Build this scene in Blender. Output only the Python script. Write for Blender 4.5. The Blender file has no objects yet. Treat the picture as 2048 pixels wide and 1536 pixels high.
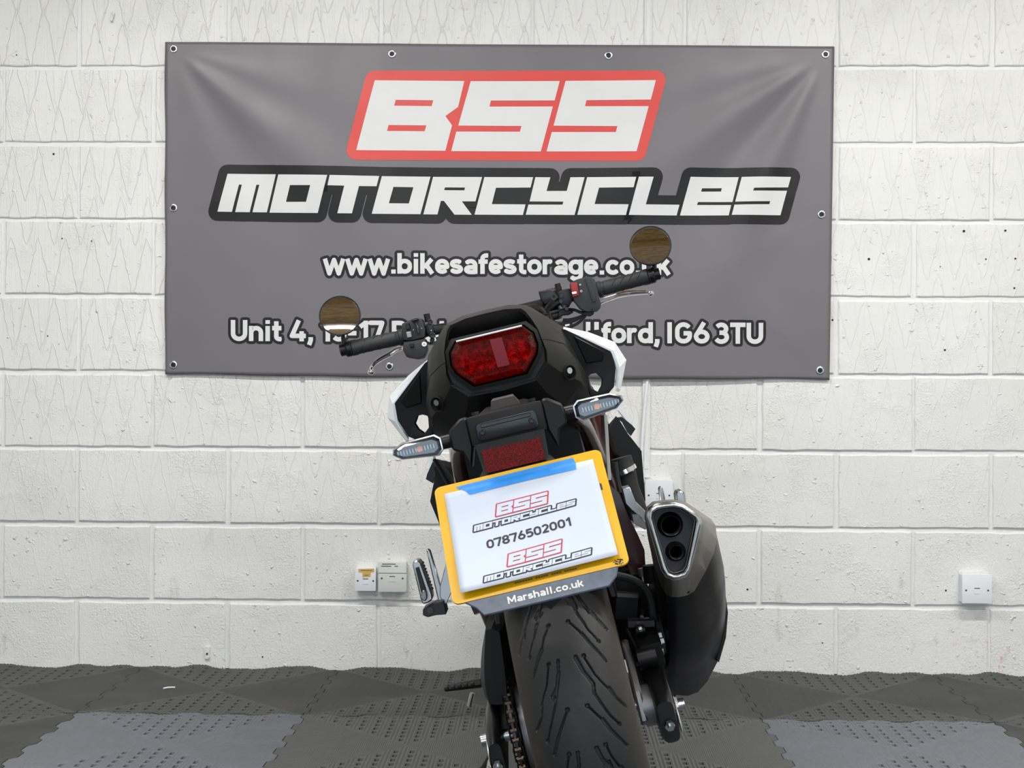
import bpy, bmesh, math, random
import numpy as np
from mathutils import Vector, Matrix
from mathutils.geometry import tessellate_polygon

random.seed(7)
sc = bpy.context.scene
COL = sc.collection
R = math.radians

# ------------------------------------------------------------------ camera
F_PX = 2850.0
CAM = Vector((0, 0, 0.85))
YAW, ROLL = R(1.34), R(0.28)
c_f = Vector((-math.sin(YAW), math.cos(YAW), 0))
_r0 = Vector((math.cos(YAW), math.sin(YAW), 0)); _u0 = Vector((0, 0, 1))
c_r = math.cos(ROLL)*_r0 + math.sin(ROLL)*_u0
c_u = -math.sin(ROLL)*_r0 + math.cos(ROLL)*_u0
cam_d = bpy.data.cameras.new('camera'); cam = bpy.data.objects.new('camera', cam_d); COL.objects.link(cam)
cam_d.sensor_width = 36; cam_d.lens = 36*F_PX/2048; cam_d.clip_start = .05
cam.matrix_world = Matrix(((c_r.x, c_u.x, -c_f.x, CAM.x), (c_r.y, c_u.y, -c_f.y, CAM.y), (c_r.z, c_u.z, -c_f.z, CAM.z), (0, 0, 0, 1)))
sc.camera = cam

# ------------------------------------------------------------------ world, light, exposure
wd = bpy.data.worlds.new('overcast_sky'); sc.world = wd; wd.use_nodes = True
bg = wd.node_tree.nodes['Background']; bg.inputs[0].default_value = (.70, .85, 1, 1); bg.inputs[1].default_value = 2.6
vs = sc.view_settings
vs.view_transform = 'Standard'; vs.look = 'None'; vs.exposure = 0.0; vs.gamma = 1; vs.use_curve_mapping = False
ROOM_X0, ROOM_X1, ROOM_Y0, WALL_Y, CEIL = -3.4, 3.3, -3.6, 4.216, 2.75
# daylight comes in through the open roller door behind the camera
pd = bpy.data.lights.new('door_portal', 'AREA'); pd.shape = 'RECTANGLE'; pd.size = 4.6; pd.size_y = 2.4; pd.cycles.is_portal = True
po = bpy.data.objects.new('door_portal', pd); COL.objects.link(po); po.location = (0, ROOM_Y0-.05, 1.2); po.rotation_euler = (R(90), 0, R(0))
# ceiling batten lamps: (x, y, length, watts)
BATTENS = [(-1.15, 2.62, 1.5, 41), (1.35, 2.62, 1.5, 45), (-1.0, .6, 1.5, 38), (1.35, .6, 1.5, 40), (0, -1.6, 1.5, 34)]

def W(px, py, Y):
    d = c_f + c_r*((px-1024)/F_PX) - c_u*((py-768)/F_PX)
    return CAM + d*(Y/d.y)

# ------------------------------------------------------------------ materials
def srgb(*c):
    return tuple(((v/255)/12.92 if v/255 <= .04045 else ((v/255+.055)/1.055)**2.4) for v in c)
class NT:
    def __init__(s, name):
        s.m = bpy.data.materials.new(name); s.m.use_nodes = True
        s.t = s.m.node_tree; s.b = s.t.nodes['Principled BSDF']; s.out = s.t.nodes['Material Output']
    def n(s, typ, ins=None, **kw):
        nd = s.t.nodes.new(typ)
        for k, v in kw.items(): setattr(nd, k, v)
        for k, v in (ins or {}).items(): s.set(nd, k, v)
        return nd
    def set(s, nd, k, v):
        sock = nd.inputs[k]
        if isinstance(v, bpy.types.NodeSocket): s.t.links.new(v, sock)
        else: sock.default_value = v
    def math(s, op, a, b=0.0, c=0.0, clamp=False):
        nd = s.t.nodes.new('ShaderNodeMath'); nd.operation = op; nd.use_clamp = clamp
        for i, v in enumerate((a, b, c)):
            if isinstance(v, bpy.types.NodeSocket): s.t.links.new(v, nd.inputs[i])
            else: nd.inputs[i].default_value = v
        return nd.outputs[0]
    def mix(s, fac, a, b):
        nd = s.t.nodes.new('ShaderNodeMix'); nd.data_type = 'RGBA'
        for i, v in ((0, fac), (6, a), (7, b)):
            if isinstance(v, bpy.types.NodeSocket): s.t.links.new(v, nd.inputs[i])
            else: nd.inputs[i].default_value = v if i == 0 else (*v[:3], 1)
        return nd.outputs[2]
    def mr(s, v, a, b, c=0.0, d=1.0, smooth=False):
        nd = s.t.nodes.new('ShaderNodeMapRange'); nd.clamp = True
        if smooth: nd.interpolation_type = 'SMOOTHSTEP'
        for i, x in enumerate((v, a, b, c, d)):
            if isinstance(x, bpy.types.NodeSocket): s.t.links.new(x, nd.inputs[i])
            else: nd.inputs[i].default_value = x
        return nd.outputs[0]
    def noise(s, vec, scale, detail=3, rough=.5):
        nd = s.n('ShaderNodeTexNoise', {'Scale': scale, 'Detail': detail, 'Roughness': rough})
        if vec: s.t.links.new(vec, nd.inputs['Vector'])
        return nd.outputs['Fac']
    def bump(s, h, strength=.3, dist=.002):
        nd = s.n('ShaderNodeBump', {'Height': h, 'Strength': strength, 'Distance': dist})
        s.t.links.new(nd.outputs[0], s.b.inputs['Normal'])
    def base(s, v): s.set(s.b, 'Base Color', v if isinstance(v, bpy.types.NodeSocket) else (*v[:3], 1))
M = {}
def mat(name, col, rough=.5, metal=0, grain=0, gscale=600, var=.12, vscale=14, coat=0, spec=.5, rvar=.08):
    """plain procedural surface: colour with slight mottling, roughness variation and fine grain relief"""
    n = NT(name); tc = n.n('ShaderNodeTexCoord').outputs['Object']
    f = n.noise(tc, vscale, 4)
    c = n.mix(n.mr(f, .3, .7), [x*(1-var) for x in col], [min(1, x*(1+var)) for x in col]); n.base(c)
    n.set(n.b, 'Roughness', n.mr(f, .3, .7, max(.02, rough-rvar), min(1, rough+rvar)))
    n.set(n.b, 'Metallic', metal); n.set(n.b, 'Specular IOR Level', spec)
    if coat: n.set(n.b, 'Coat Weight', coat); n.set(n.b, 'Coat Roughness', .05)
    if grain: n.bump(n.noise(tc, gscale, 2), grain, .0006)
    M[name] = n.m; return n.m
mat('matt_black', srgb(15, 15, 16), .5, grain=.35, gscale=1400, spec=.3)
mat('satin_black', srgb(14, 14, 16), .36, grain=.1, spec=.35)
mat('gloss_black', srgb(10, 11, 14), .26, coat=.1, spec=.4)
mat('rubber', srgb(26, 27, 28), .62, grain=.3, gscale=900)
mat('grip_rubber', srgb(33, 35, 37), .58, grain=.25)
mat('seat_vinyl', srgb(30, 30, 32), .45, grain=.5, gscale=900)
mat('white_paint', srgb(220, 225, 231), .3, var=.02, coat=.2)
mat('burgundy', srgb(52, 8, 15), .3, metal=.35, coat=.5)
mat('silver', srgb(190, 190, 190), .34, metal=1, grain=.15)
mat('cast_alloy', srgb(150, 150, 152), .48, metal=.9, grain=.3)
mat('chrome', srgb(235, 235, 238), .08, metal=1, rvar=.02)
mat('zinc', srgb(200, 203, 205), .25, metal=1)
mat('dark_metal', srgb(52, 53, 56), .42, metal=.7, grain=.1)
mat('engine_black', srgb(15, 16, 18), .5, metal=.2, grain=.3, spec=.35)
mat('brushed_cap', srgb(150, 146, 138), .36, metal=1, grain=.2)
mat('muffler_black', srgb(7, 7, 10), .38, rvar=.06, spec=.25)
mat('exhaust_face', srgb(52, 54, 62), .5, metal=.4)
mat('soot', srgb(5, 5, 5), .9)
mat('mirror_glass', (.93, .93, .93), .015, metal=1, var=0, rvar=.005)
mat('plate_yellow', srgb(216, 164, 4), .38, var=.05, coat=.2)
mat('paper', srgb(188, 197, 212), .75, var=.015)
mat('ink_black', srgb(34, 35, 42), .6)
mat('ink_red', srgb(176, 56, 74), .6, var=.04)
mat('ink_grey', srgb(95, 90, 75), .6)
mat('red_button', srgb(130, 18, 24), .35)
mat('pale_print', srgb(225, 225, 225), .5)
mat('amber', srgb(255, 130, 40), .25)
mat('brass', srgb(96, 84, 74), .3, metal=1)
mat('dusty_black', srgb(62, 55, 56), .75, var=.3, vscale=120)
mat('banner_red', srgb(214, 66, 58), .42, var=.03)
mat('banner_black', srgb(19, 19, 20), .46, var=.06, spec=.35)
mat('banner_white', srgb(218, 218, 219), .42, var=.02)
mat('cream_plastic', srgb(214, 217, 212), .4, var=.03)
mat('white_plastic', srgb(232, 235, 240), .35, var=.02)
mat('old_label', srgb(214, 176, 96), .6, var=.15, vscale=200)
mat('mount_grey', srgb(70, 70, 68), .7)
mat('hole_dark', srgb(40, 38, 36), .95)

# ------------------------------------------------------------------ mesh helpers
def put(o, label=None, cat=None, group=None, kind=None):
    if label: o['label'] = label
    if cat: o['category'] = cat
    if group: o['group'] = group
    if kind: o['kind'] = kind
    return o
def obj(name, me, m, parent=None, smooth=35, loc=None):
    if isinstance(me, bmesh.types.BMesh):
        b = me; bmesh.ops.recalc_face_normals(b, faces=b.faces[:]); me = bpy.data.meshes.new(name); b.to_mesh(me); b.free()
    if m is not None and not me.materials: me.materials.append(M[m] if isinstance(m, str) else m)
    if smooth:
        me.polygons.foreach_set('use_smooth', [True]*len(me.polygons)); me.set_sharp_from_angle(angle=R(smooth))
    o = bpy.data.objects.new(name, me); COL.objects.link(o)
    if parent: o.parent = parent
    if loc is not None: o.location = loc
    return o
def empty(name, loc=(0, 0, 0), parent=None):
    o = bpy.data.objects.new(name, None); o.empty_display_size = .05; COL.objects.link(o); o.location = loc
    if parent: o.parent = parent
    return o
def B(): return bmesh.new()
def bev(b, w, seg=1, ang=30):
    if w <= 0: return b
    es = [e for e in b.edges if len(e.link_faces) == 2 and e.calc_face_angle(0) > R(ang)]
    if es: bmesh.ops.bevel(b, geom=es, offset=w, segments=seg, profile=.6, affect='EDGES', clamp_overlap=True)
    return b
def box(b, c, s, rot=None, bv=0, seg=1):
    t = B(); bmesh.ops.create_cube(t, size=1)
    bmesh.ops.scale(t, vec=Vector(s), verts=t.verts)
    if bv: bev(t, bv, seg)
    if rot is not None: bmesh.ops.rotate(t, cent=(0, 0, 0), matrix=rot if isinstance(rot, Matrix) else Matrix.Rotation(rot[0], 3, 'X') @ Matrix.Rotation(rot[1], 3, 'Y') @ Matrix.Rotation(rot[2], 3, 'Z'), verts=t.verts)
    bmesh.ops.translate(t, vec=Vector(c), verts=t.verts)
    return join(b, t)
def join(b, t):
    me = bpy.data.meshes.new('tmp'); t.to_mesh(me); t.free(); b.from_mesh(me); bpy.data.meshes.remove(me); return b
def loft(b, rings, closed=True, cap0=True, cap1=True):
    vs_ = [[b.verts.new(p) for p in r] for r in rings]; n = len(rings[0])
    for r0, r1 in zip(vs_, vs_[1:]):
        for i in range(n if closed else n-1):
            j = (i+1) % n
            try: b.faces.new((r0[i], r0[j], r1[j], r1[i]))
            except ValueError: pass
    if closed and cap0: b.faces.new(vs_[0][::-1])
    if closed and cap1: b.faces.new(vs_[-1])
    return b
def frame_of(d):
    d = Vector(d).normalized(); a = Vector((0, 0, 1)) if abs(d.z) < .9 else Vector((1, 0, 0))
    s = d.cross(a).normalized(); return s, s.cross(d).normalized()
def catmull(pts, k=4):
    P = [Vector(p) for p in pts]; out = []
    for i in range(len(P)-1):
        p0 = P[max(i-1, 0)]; p1 = P[i]; p2 = P[i+1]; p3 = P[min(i+2, len(P)-1)]
        for j in range(k):
            t = j/k
            out.append(.5*((2*p1)+(p2-p0)*t+(2*p0-5*p1+4*p2-p3)*t*t+(3*p1-p0-3*p2+p3)*t**3))
    out.append(P[-1]); return out
def tube(b, pts, rad, n=10, smooth=0, flat=None):
    P = catmull(pts, smooth) if smooth else [Vector(p) for p in pts]
    rads = rad if isinstance(rad, (list, tuple)) else None
    rings = []; s = None
    for i, p in enumerate(P):
        d = (P[min(i+1, len(P)-1)]-P[max(i-1, 0)]).normalized()
        if s is None: s, u = frame_of(d)
        else:
            s = (s - d*s.dot(d)); s.normalize(); u = s.cross(d).normalized()
        if rads:
            t = i/(len(P)-1)*(len(rads)-1); k = min(int(t), len(rads)-2); r = rads[k]+(rads[k+1]-rads[k])*(t-k)
        else: r = rad
        ru = r*(flat or 1)
        rings.append([p+s*(r*math.cos(2*math.pi*q/n))+u*(ru*math.sin(2*math.pi*q/n)) for q in range(n)])
    return loft(b, rings)
def cyl(b, p0, p1, r, n=20, r1=None, bv=0):
    t = B(); p0, p1 = Vector(p0), Vector(p1); s, u = frame_of(p1-p0); r1 = r if r1 is None else r1
    loft(t, [[p0+s*(r*math.cos(2*math.pi*q/n))+u*(r*math.sin(2*math.pi*q/n)) for q in range(n)],
             [p1+s*(r1*math.cos(2*math.pi*q/n))+u*(r1*math.sin(2*math.pi*q/n)) for q in range(n)]])
    if bv: bev(t, bv, 2, 50)
    return join(b, t)
def lathe(b, c, axis, prof, n=32, closed=False):
    """prof: list of (along axis, radius)"""
    c = Vector(c); ax = Vector(axis).normalized(); s, u = frame_of(ax)
    rings = [[c+ax*a+s*(r*math.cos(2*math.pi*q/n))+u*(r*math.sin(2*math.pi*q/n)) for q in range(n)] for a, r in prof]
    if closed: rings.append(rings[0])
    loft(b, rings, cap0=not closed and prof[0][1] > 1e-5, cap1=not closed and prof[-1][1] > 1e-5)
    bmesh.ops.remove_doubles(b, verts=b.verts, dist=1e-6)
    return b
def ring_of(pts, y): return [Vector((x, y, z)) for x, z in pts]
def mirx(pts): return [(-x, z) for x, z in pts]
def poly_tris(outer, holes=()):
    loops = [[Vector((*p, 0)) for p in outer]]+[[Vector((*p, 0)) for p in h] for h in holes]
    flat = [p for l in loops for p in l]
    return [[(flat[i].x, flat[i].y) for i in t] for t in tessellate_polygon(loops)]
def plate(b, outer, holes, fn, depth_fn):
    """extruded polygon with holes: fn(x,z)->front point, depth_fn(x,z)->back point"""
    t = B()
    for tri in poly_tris(outer, holes):
        if abs((tri[1][0]-tri[0][0])*(tri[2][1]-tri[0][1])-(tri[2][0]-tri[0][0])*(tri[1][1]-tri[0][1])) < 1e-12: continue
        t.faces.new([t.verts.new(fn(*p)) for p in tri]); t.faces.new([t.verts.new(depth_fn(*p)) for p in tri[::-1]])
    for l in [outer]+list(holes):
        for i in range(len(l)):
            a, c = l[i], l[(i+1) % len(l)]
            t.faces.new([t.verts.new(v) for v in (fn(*a), fn(*c), depth_fn(*c), depth_fn(*a))])
    bmesh.ops.remove_doubles(t, verts=t.verts, dist=1e-6)
    bmesh.ops.recalc_face_normals(t, faces=t.faces[:])
    return join(b, t)
def prism_y(b, outer, y0, y1, holes=(), bv=0, seg=1):
    t = B(); plate(t, outer, holes, lambda x, z: (x, y0, z), lambda x, z: (x, y1, z))
    bmesh.ops.dissolve_limit(t, angle_limit=R(1), verts=t.verts, edges=t.edges)
    if bv: bev(t, bv, seg)
    return join(b, t)
def prism_x(b, outer, x0, x1, holes=(), bv=0, seg=1):
    """outer in (y,z)"""
    t = B(); plate(t, outer, holes, lambda y, z: (x0, y, z), lambda y, z: (x1, y, z))
    bmesh.ops.dissolve_limit(t, angle_limit=R(1), verts=t.verts, edges=t.edges)
    if bv: bev(t, bv, seg)
    return join(b, t)
def rrect(x0, x1, z0, z1, r, n=4):
    o = []
    for cx, cz, a in ((x1-r, z1-r, 0), (x0+r, z1-r, 90), (x0+r, z0+r, 180), (x1-r, z0+r, 270)):
        for k in range(n+1):
            t = R(a+90*k/n); o.append((cx+r*math.cos(t), cz+r*math.sin(t)))
    return o
def circ(cx, cz, r, n=20): return [(cx+r*math.cos(2*math.pi*k/n), cz+r*math.sin(2*math.pi*k/n)) for k in range(n)]
mat('lamp_bowl', srgb(58, 61, 68), .32, metal=.9)
# ================================================================== THE ROOM
def wall_paint():
    n = NT('painted_blockwork'); tc = n.n('ShaderNodeTexCoord').outputs['Object']; rnd = n.n('ShaderNodeObjectInfo').outputs['Random']
    sp = n.n('ShaderNodeSeparateXYZ', {0: tc}); x, z = sp.outputs[0], sp.outputs[2]
    off = n.n('ShaderNodeCombineXYZ', {0: n.math('MULTIPLY', rnd, 37.0), 1: n.math('MULTIPLY', rnd, 11.0)}).outputs[0]
    v = n.n('ShaderNodeVectorMath', {0: tc, 1: off}, operation='ADD').outputs[0]
    wob = n.math('MULTIPLY', n.math('SUBTRACT', n.noise(v, 30, 2), .5), .014)
    xx = n.math('ADD', x, wob)
    hs = []
    for k, (p, z0, hh, ph, w, sl) in enumerate(((.081, -.012, .115, 3.1, .0014, .72), (.081, .012, -.115, 7.7, .0014, .66), (.081, -.03, .16, 1.3, .0011, .4))):
        u = n.math('MULTIPLY', n.math('PINGPONG', n.math('ADD', n.math('DIVIDE', xx, p), n.math('ADD', n.math('MULTIPLY', rnd, ph*3), .25*(k == 1)+.31*(k == 2))), .5), 2.0)
        zz = n.math('DIVIDE', n.math('SUBTRACT', n.math('ADD', z, n.math('MULTIPLY', n.math('SUBTRACT', rnd, .5), .12)), z0), hh)
        dlt = n.math('MULTIPLY', n.math('ABSOLUTE', n.math('SUBTRACT', u, n.math('MULTIPLY', n.math('POWER', n.math('MAXIMUM', zz, .0001), .85), sl))), p*.5)
        hs.append(n.math('MULTIPLY', n.mr(dlt, 0.0, w*1.7, 1, 0, True), n.mr(zz, -.01, .03)))
    vst = n.n('ShaderNodeVectorMath', {0: v, 1: (1, 1, .05)}, operation='MULTIPLY').outputs[0]
    strk = n.math('MULTIPLY', n.mr(n.math('ABSOLUTE', n.math('SUBTRACT', n.noise(vst, 55, 1), .5)), .0, .022, 1, 0, True), .28)
    zig = n.math('MAXIMUM', n.math('MAXIMUM', n.math('MAXIMUM', hs[0], hs[1]), n.math('MULTIPLY', hs[2], .6)), strk)
    wx = n.n('ShaderNodeSeparateXYZ', {0: n.n('ShaderNodeNewGeometry').outputs['Position']}); wpx, wpz = wx.outputs[0], wx.outputs[2]
    zamt = n.math('MULTIPLY', n.mr(wpx, -.2, .9, 1, .6), n.mr(wpz, .25, 1.0, .35, 1))
    zig = n.math('MULTIPLY', zig, zamt)
    patch = n.math('ADD', n.mr(n.noise(v, 9, 2), .5, .64), n.mr(wpz, .2, 1.1, .5, .0), clamp=True)
    grain = n.math('MULTIPLY', n.noise(v, 170, 3, .6), n.math('ADD', n.math('MULTIPLY', patch, .75), .2))
    bl = n.mr(n.noise(v, 55, 2), .66, .8)
    h = n.math('ADD', n.math('ADD', n.math('MULTIPLY', zig, .45), grain), n.math('MULTIPLY', bl, 1.0))
    n.bump(h, 1.0, .0030)
    gp = n.n('ShaderNodeNewGeometry').outputs['Position']
    sm = n.n('ShaderNodeVectorMath', {0: gp, 1: (1.6, 1, .7)}, operation='MULTIPLY').outputs[0]
    smud = n.math('MULTIPLY', n.mr(n.noise(sm, 8.5, 5, .65), .62, .74), n.mr(wpz, .55, .12, .0, .5))
    tone = n.mr(n.noise(v, 2.2, 2), .3, .7)
    c = n.mix(tone, srgb(225, 225, 222), srgb(233, 233, 231))
    c = n.mix(smud, c, srgb(150, 146, 138))
    redm = n.math('MULTIPLY', n.mr(n.noise(gp, 46, 4, .7), .58, .66), n.math('MULTIPLY', n.mr(wpx, 1.16, 1.22), n.mr(wpz, .15, .02, 0, .7)))
    c = n.mix(redm, c, srgb(206, 120, 118))
    n.base(c); n.set(n.b, 'Roughness', .5); n.set(n.b, 'Specular IOR Level', .35)
    M['wall_paint'] = n.m
wall_paint()
def simple_paint():
    n = NT('plain_wall_paint'); tc = n.n('ShaderNodeTexCoord').outputs['Object']
    n.base(n.mix(n.noise(tc, 3, 3), srgb(216, 216, 212), srgb(230, 230, 227))); n.set(n.b, 'Roughness', .6)
    n.bump(n.noise(tc, 160, 3), .3, .001); M['plain_wall'] = n.m
    n = NT('mortar_paint'); tc = n.n('ShaderNodeTexCoord').outputs['Object']
    n.base(n.mix(n.noise(tc, 20, 3), srgb(222, 223, 221), srgb(234, 234, 233))); n.set(n.b, 'Roughness', .55)
    n.bump(n.noise(tc, 90, 3), .5, .003); M['mortar'] = n.m
    n = NT('concrete_slab'); tc = n.n('ShaderNodeTexCoord').outputs['Object']
    n.base(n.mix(n.noise(tc, 6, 6, .65), srgb(92, 91, 88), srgb(128, 126, 121))); n.set(n.b, 'Roughness', .8)
    n.bump(n.noise(tc, 80, 3), .3, .002); M['concrete'] = n.m
    n = NT('ceiling_board'); tc = n.n('ShaderNodeTexCoord').outputs['Object']
    st = n.n('ShaderNodeVectorMath', {0: tc, 1: (1, 7, 1)}, operation='MULTIPLY').outputs[0]
    f = n.noise(st, 6, 5, .7)
    n.base(n.mix(n.mr(f, .35, .68), srgb(118, 86, 46), srgb(184, 154, 102))); n.set(n.b, 'Roughness', .7); M['board'] = n.m
    n = NT('joist_timber'); tc = n.n('ShaderNodeTexCoord').outputs['Object']
    n.base(n.mix(n.noise(tc, 9, 4), srgb(120, 88, 48), srgb(176, 146, 96))); n.set(n.b, 'Roughness', .6); M['timber'] = n.m
simple_paint()

# back wall: recessed mortar with every block a piece of its own
wb = obj('wall_back', box(B(), ((ROOM_X0+ROOM_X1)/2, WALL_Y+.006+.06, CEIL/2), (ROOM_X1-ROOM_X0+.3, .12, CEIL)), 'mortar', smooth=0)
put(wb, kind='structure')
def block_mesh(w, h, seed):
    rr = random.Random(seed); b = B(); pts = []
    def side(a, c, k):
        for i in range(k):
            t = i/k; j = rr.uniform(-.0016, .0016)
            pts.append((a[0]+(c[0]-a[0])*t + (j if a[0] == c[0] else 0), a[1]+(c[1]-a[1])*t + (j if a[1] == c[1] else 0)))
    w2, h2 = w/2, h/2; nx = max(3, int(w/.03))
    side((-w2, -h2), (w2, -h2), nx); side((w2, -h2), (w2, h2), 5); side((w2, h2), (-w2, h2), nx); side((-w2, h2), (-w2, -h2), 5)
    r0 = [Vector((x*(1-.0035/w2), 0, z*(1-.003/h2))) for x, z in pts]
    r1 = [Vector((x, .0022, z)) for x, z in pts]; r2 = [Vector((x, .012, z)) for x, z in pts]
    loft(b, [r2, r1, r0], cap0=False)
    bmesh.ops.recalc_face_normals(b, faces=b.faces[:])
    me = bpy.data.meshes.new('block'); b.to_mesh(me); b.free(); me.materials.append(M['wall_paint'])
    me.polygons.foreach_set('use_smooth', [False]*len(me.polygons))
    return me
ZJ0, ZP, XP = .2006, .2265, .4505
x_odd = W(1061.5, 768, WALL_Y).x
meshes = [block_mesh(XP-.0115, ZP-.0125, s) for s in range(8)]
half_cache = {}
JIT = random.Random(3)
for k in range(0, 13):
    zb = ZJ0+(k-1)*ZP if k else ZJ0-ZP
    zc = zb+ZP/2
    if zc-ZP/2 > CEIL: break
    off = 0 if k % 2 == 0 else XP/2
    i0 = int((ROOM_X0-x_odd)/XP)-1
    for i in range(i0, i0+18):
        xa = x_odd+i*XP+off; xb = xa+XP
        a, c = max(xa, ROOM_X0), min(xb, ROOM_X1)
        if c-a < .06: continue
        if c-a > XP-.001: me = meshes[JIT.randrange(8)]
        else:
            key = round(c-a, 3)
            if key not in half_cache: half_cache[key] = block_mesh(c-a-.0115, ZP-.0125, 50)
            me = half_cache[key]
        o = bpy.data.objects.new('block', me); COL.objects.link(o); o.parent = wb
        o.location = ((a+c)/2+JIT.uniform(-.003, .003), WALL_Y+JIT.uniform(-.0012, .0008), zc+JIT.uniform(-.0012, .0012))
        o.rotation_euler = (0, JIT.uniform(-.002, .002), JIT.uniform(-.0015, .0015))
# old drill holes
for px, py, r in ((1928, 462, .0035), (2011, 461, .003), (1738, 518, .0035), (1972, 518, .002), (2031, 517, .0025), (2029, 576, .0025), (1890, 700, .003), (1665, 640, .003), (1881, 533, .0015), (33, 110, .002), (107, 308, .003), (183, 482, .002), (124, 477, .002), (95, 672, .002), (1495, 1179, .003), (1645, 1286, .002), (1892, 1181, .0025), (525, 1314, .0025)):
    p = W(px, py, WALL_Y-.0018)
    obj('drill_hole', cyl(B(), p, p+Vector((0, .006, 0)), r, 10), 'hole_dark', wb, 0)

wl = put(obj('wall_left', box(B(), (ROOM_X0-.06, (ROOM_Y0+WALL_Y)/2, CEIL/2), (.12, WALL_Y-ROOM_Y0+.2, CEIL)), 'plain_wall', smooth=0), kind='structure')
wr = put(obj('wall_right', box(B(), (ROOM_X1+.06, (ROOM_Y0+WALL_Y)/2, CEIL/2), (.12, WALL_Y-ROOM_Y0+.2, CEIL)), 'plain_wall', smooth=0), kind='structure')
wf = B(); DX = 2.3
box(wf, ((ROOM_X0-DX)/2, ROOM_Y0-.06, CEIL/2), (-DX-ROOM_X0, .12, CEIL)); box(wf, ((ROOM_X1+DX)/2, ROOM_Y0-.06, CEIL/2), (ROOM_X1-DX, .12, CEIL))
box(wf, (0, ROOM_Y0-.06, (CEIL+2.4)/2), (2*DX, .12, CEIL-2.4))
put(obj('wall_front', wf, 'plain_wall', smooth=0), kind='structure')
cl = put(obj('ceiling', box(B(), ((ROOM_X0+ROOM_X1)/2, (ROOM_Y0+WALL_Y)/2, CEIL+.04), (ROOM_X1-ROOM_X0+.3, WALL_Y-ROOM_Y0+.3, .08)), 'board', smooth=0), kind='structure')
for k in range(7):
    obj('joist', box(B(), ((ROOM_X0+ROOM_X1)/2, 3.7-k*1.15, CEIL-.06), (ROOM_X1-ROOM_X0, .05, .12)), 'timber', cl, 0)
dif = NT('lamp_diffuser'); dif.set(dif.b, 'Emission Color', (1, .97, .92, 1)); dif.set(dif.b, 'Emission Strength', 9.0); M['diffuser'] = dif.m
for k, (x, y, ln, w) in enumerate(BATTENS):
    t = empty('batten_light', (x, y, CEIL-.13)); put(t, 'white ceiling batten light with a glowing tube, ' + ('nearest the banner on the left', 'nearest the banner on the right', 'mid room on the left', 'mid room on the right', 'alone near the open doorway')[k], 'ceiling light', 'ceiling batten lights')
    obj('housing', box(B(), (0, 0, 0), (ln, .08, .05), bv=.01, seg=2), 'white_plastic', t)
    obj('diffuser', tube(B(), [(-ln/2+.03, 0, -.035), (ln/2-.03, 0, -.035)], .022, 12), 'diffuser', t)
    ld = bpy.data.lights.new('batten_lamp', 'AREA'); ld.shape = 'RECTANGLE'; ld.size = ln-.06; ld.size_y = .07; ld.energy = w; ld.color = (1, .985, .955)
    lo = bpy.data.objects.new('batten_lamp', ld); COL.objects.link(lo); lo.parent = t; lo.location = (0, 0, -.065)

# floor slab with interlocking foam mat tiles
fl = put(obj('floor', box(B(), ((ROOM_X0+ROOM_X1)/2, (ROOM_Y0+WALL_Y)/2-.5, -.013-.05), (ROOM_X1-ROOM_X0+.3, WALL_Y-ROOM_Y0+1.3, .1)), 'concrete', smooth=0), kind='structure')
def foam_mat():
    n = NT('foam_mat'); tc = n.n('ShaderNodeTexCoord').outputs['Object']; oi = n.n('ShaderNodeObjectInfo'); oc = oi.outputs['Color']; oa = oi.outputs['Alpha']
    f = n.noise(n.n('ShaderNodeNewGeometry').outputs['Position'], 9, 5, .6)
    sp = n.n('ShaderNodeSeparateXYZ', {0: tc}); x, y = sp.outputs[0], sp.outputs[1]
    B1 = n.math('MULTIPLY', n.math('SINE', n.math('MULTIPLY', n.math('ADD', x, y), 640)), n.math('SINE', n.math('MULTIPLY', n.math('SUBTRACT', x, y), 640)))
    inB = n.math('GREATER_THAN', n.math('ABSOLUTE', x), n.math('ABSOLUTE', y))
    sheen_tone = n.math('ADD', 1.0, n.math('MULTIPLY', inB, n.math('SUBTRACT', oa, 1.0)))  # same foam: side triangles toned in colour to imitate sheen off the relief
    c = n.mix(n.mr(f, .35, .7, 0, .3), n.n('ShaderNodeVectorMath', {0: oc, 3: sheen_tone}, operation='SCALE').outputs[0], srgb(112, 111, 106)); n.base(c)
    n.set(n.b, 'Roughness', n.mr(f, .3, .7, .5, .7)); n.set(n.b, 'Specular IOR Level', .3)
    n.bump(n.math('ADD', n.math('MULTIPLY', B1, inB), n.math('MULTIPLY', n.noise(tc, 500, 2), .4)), .5, .0014)
    M['foam'] = n.m
foam_mat()
TP = .584
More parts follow.
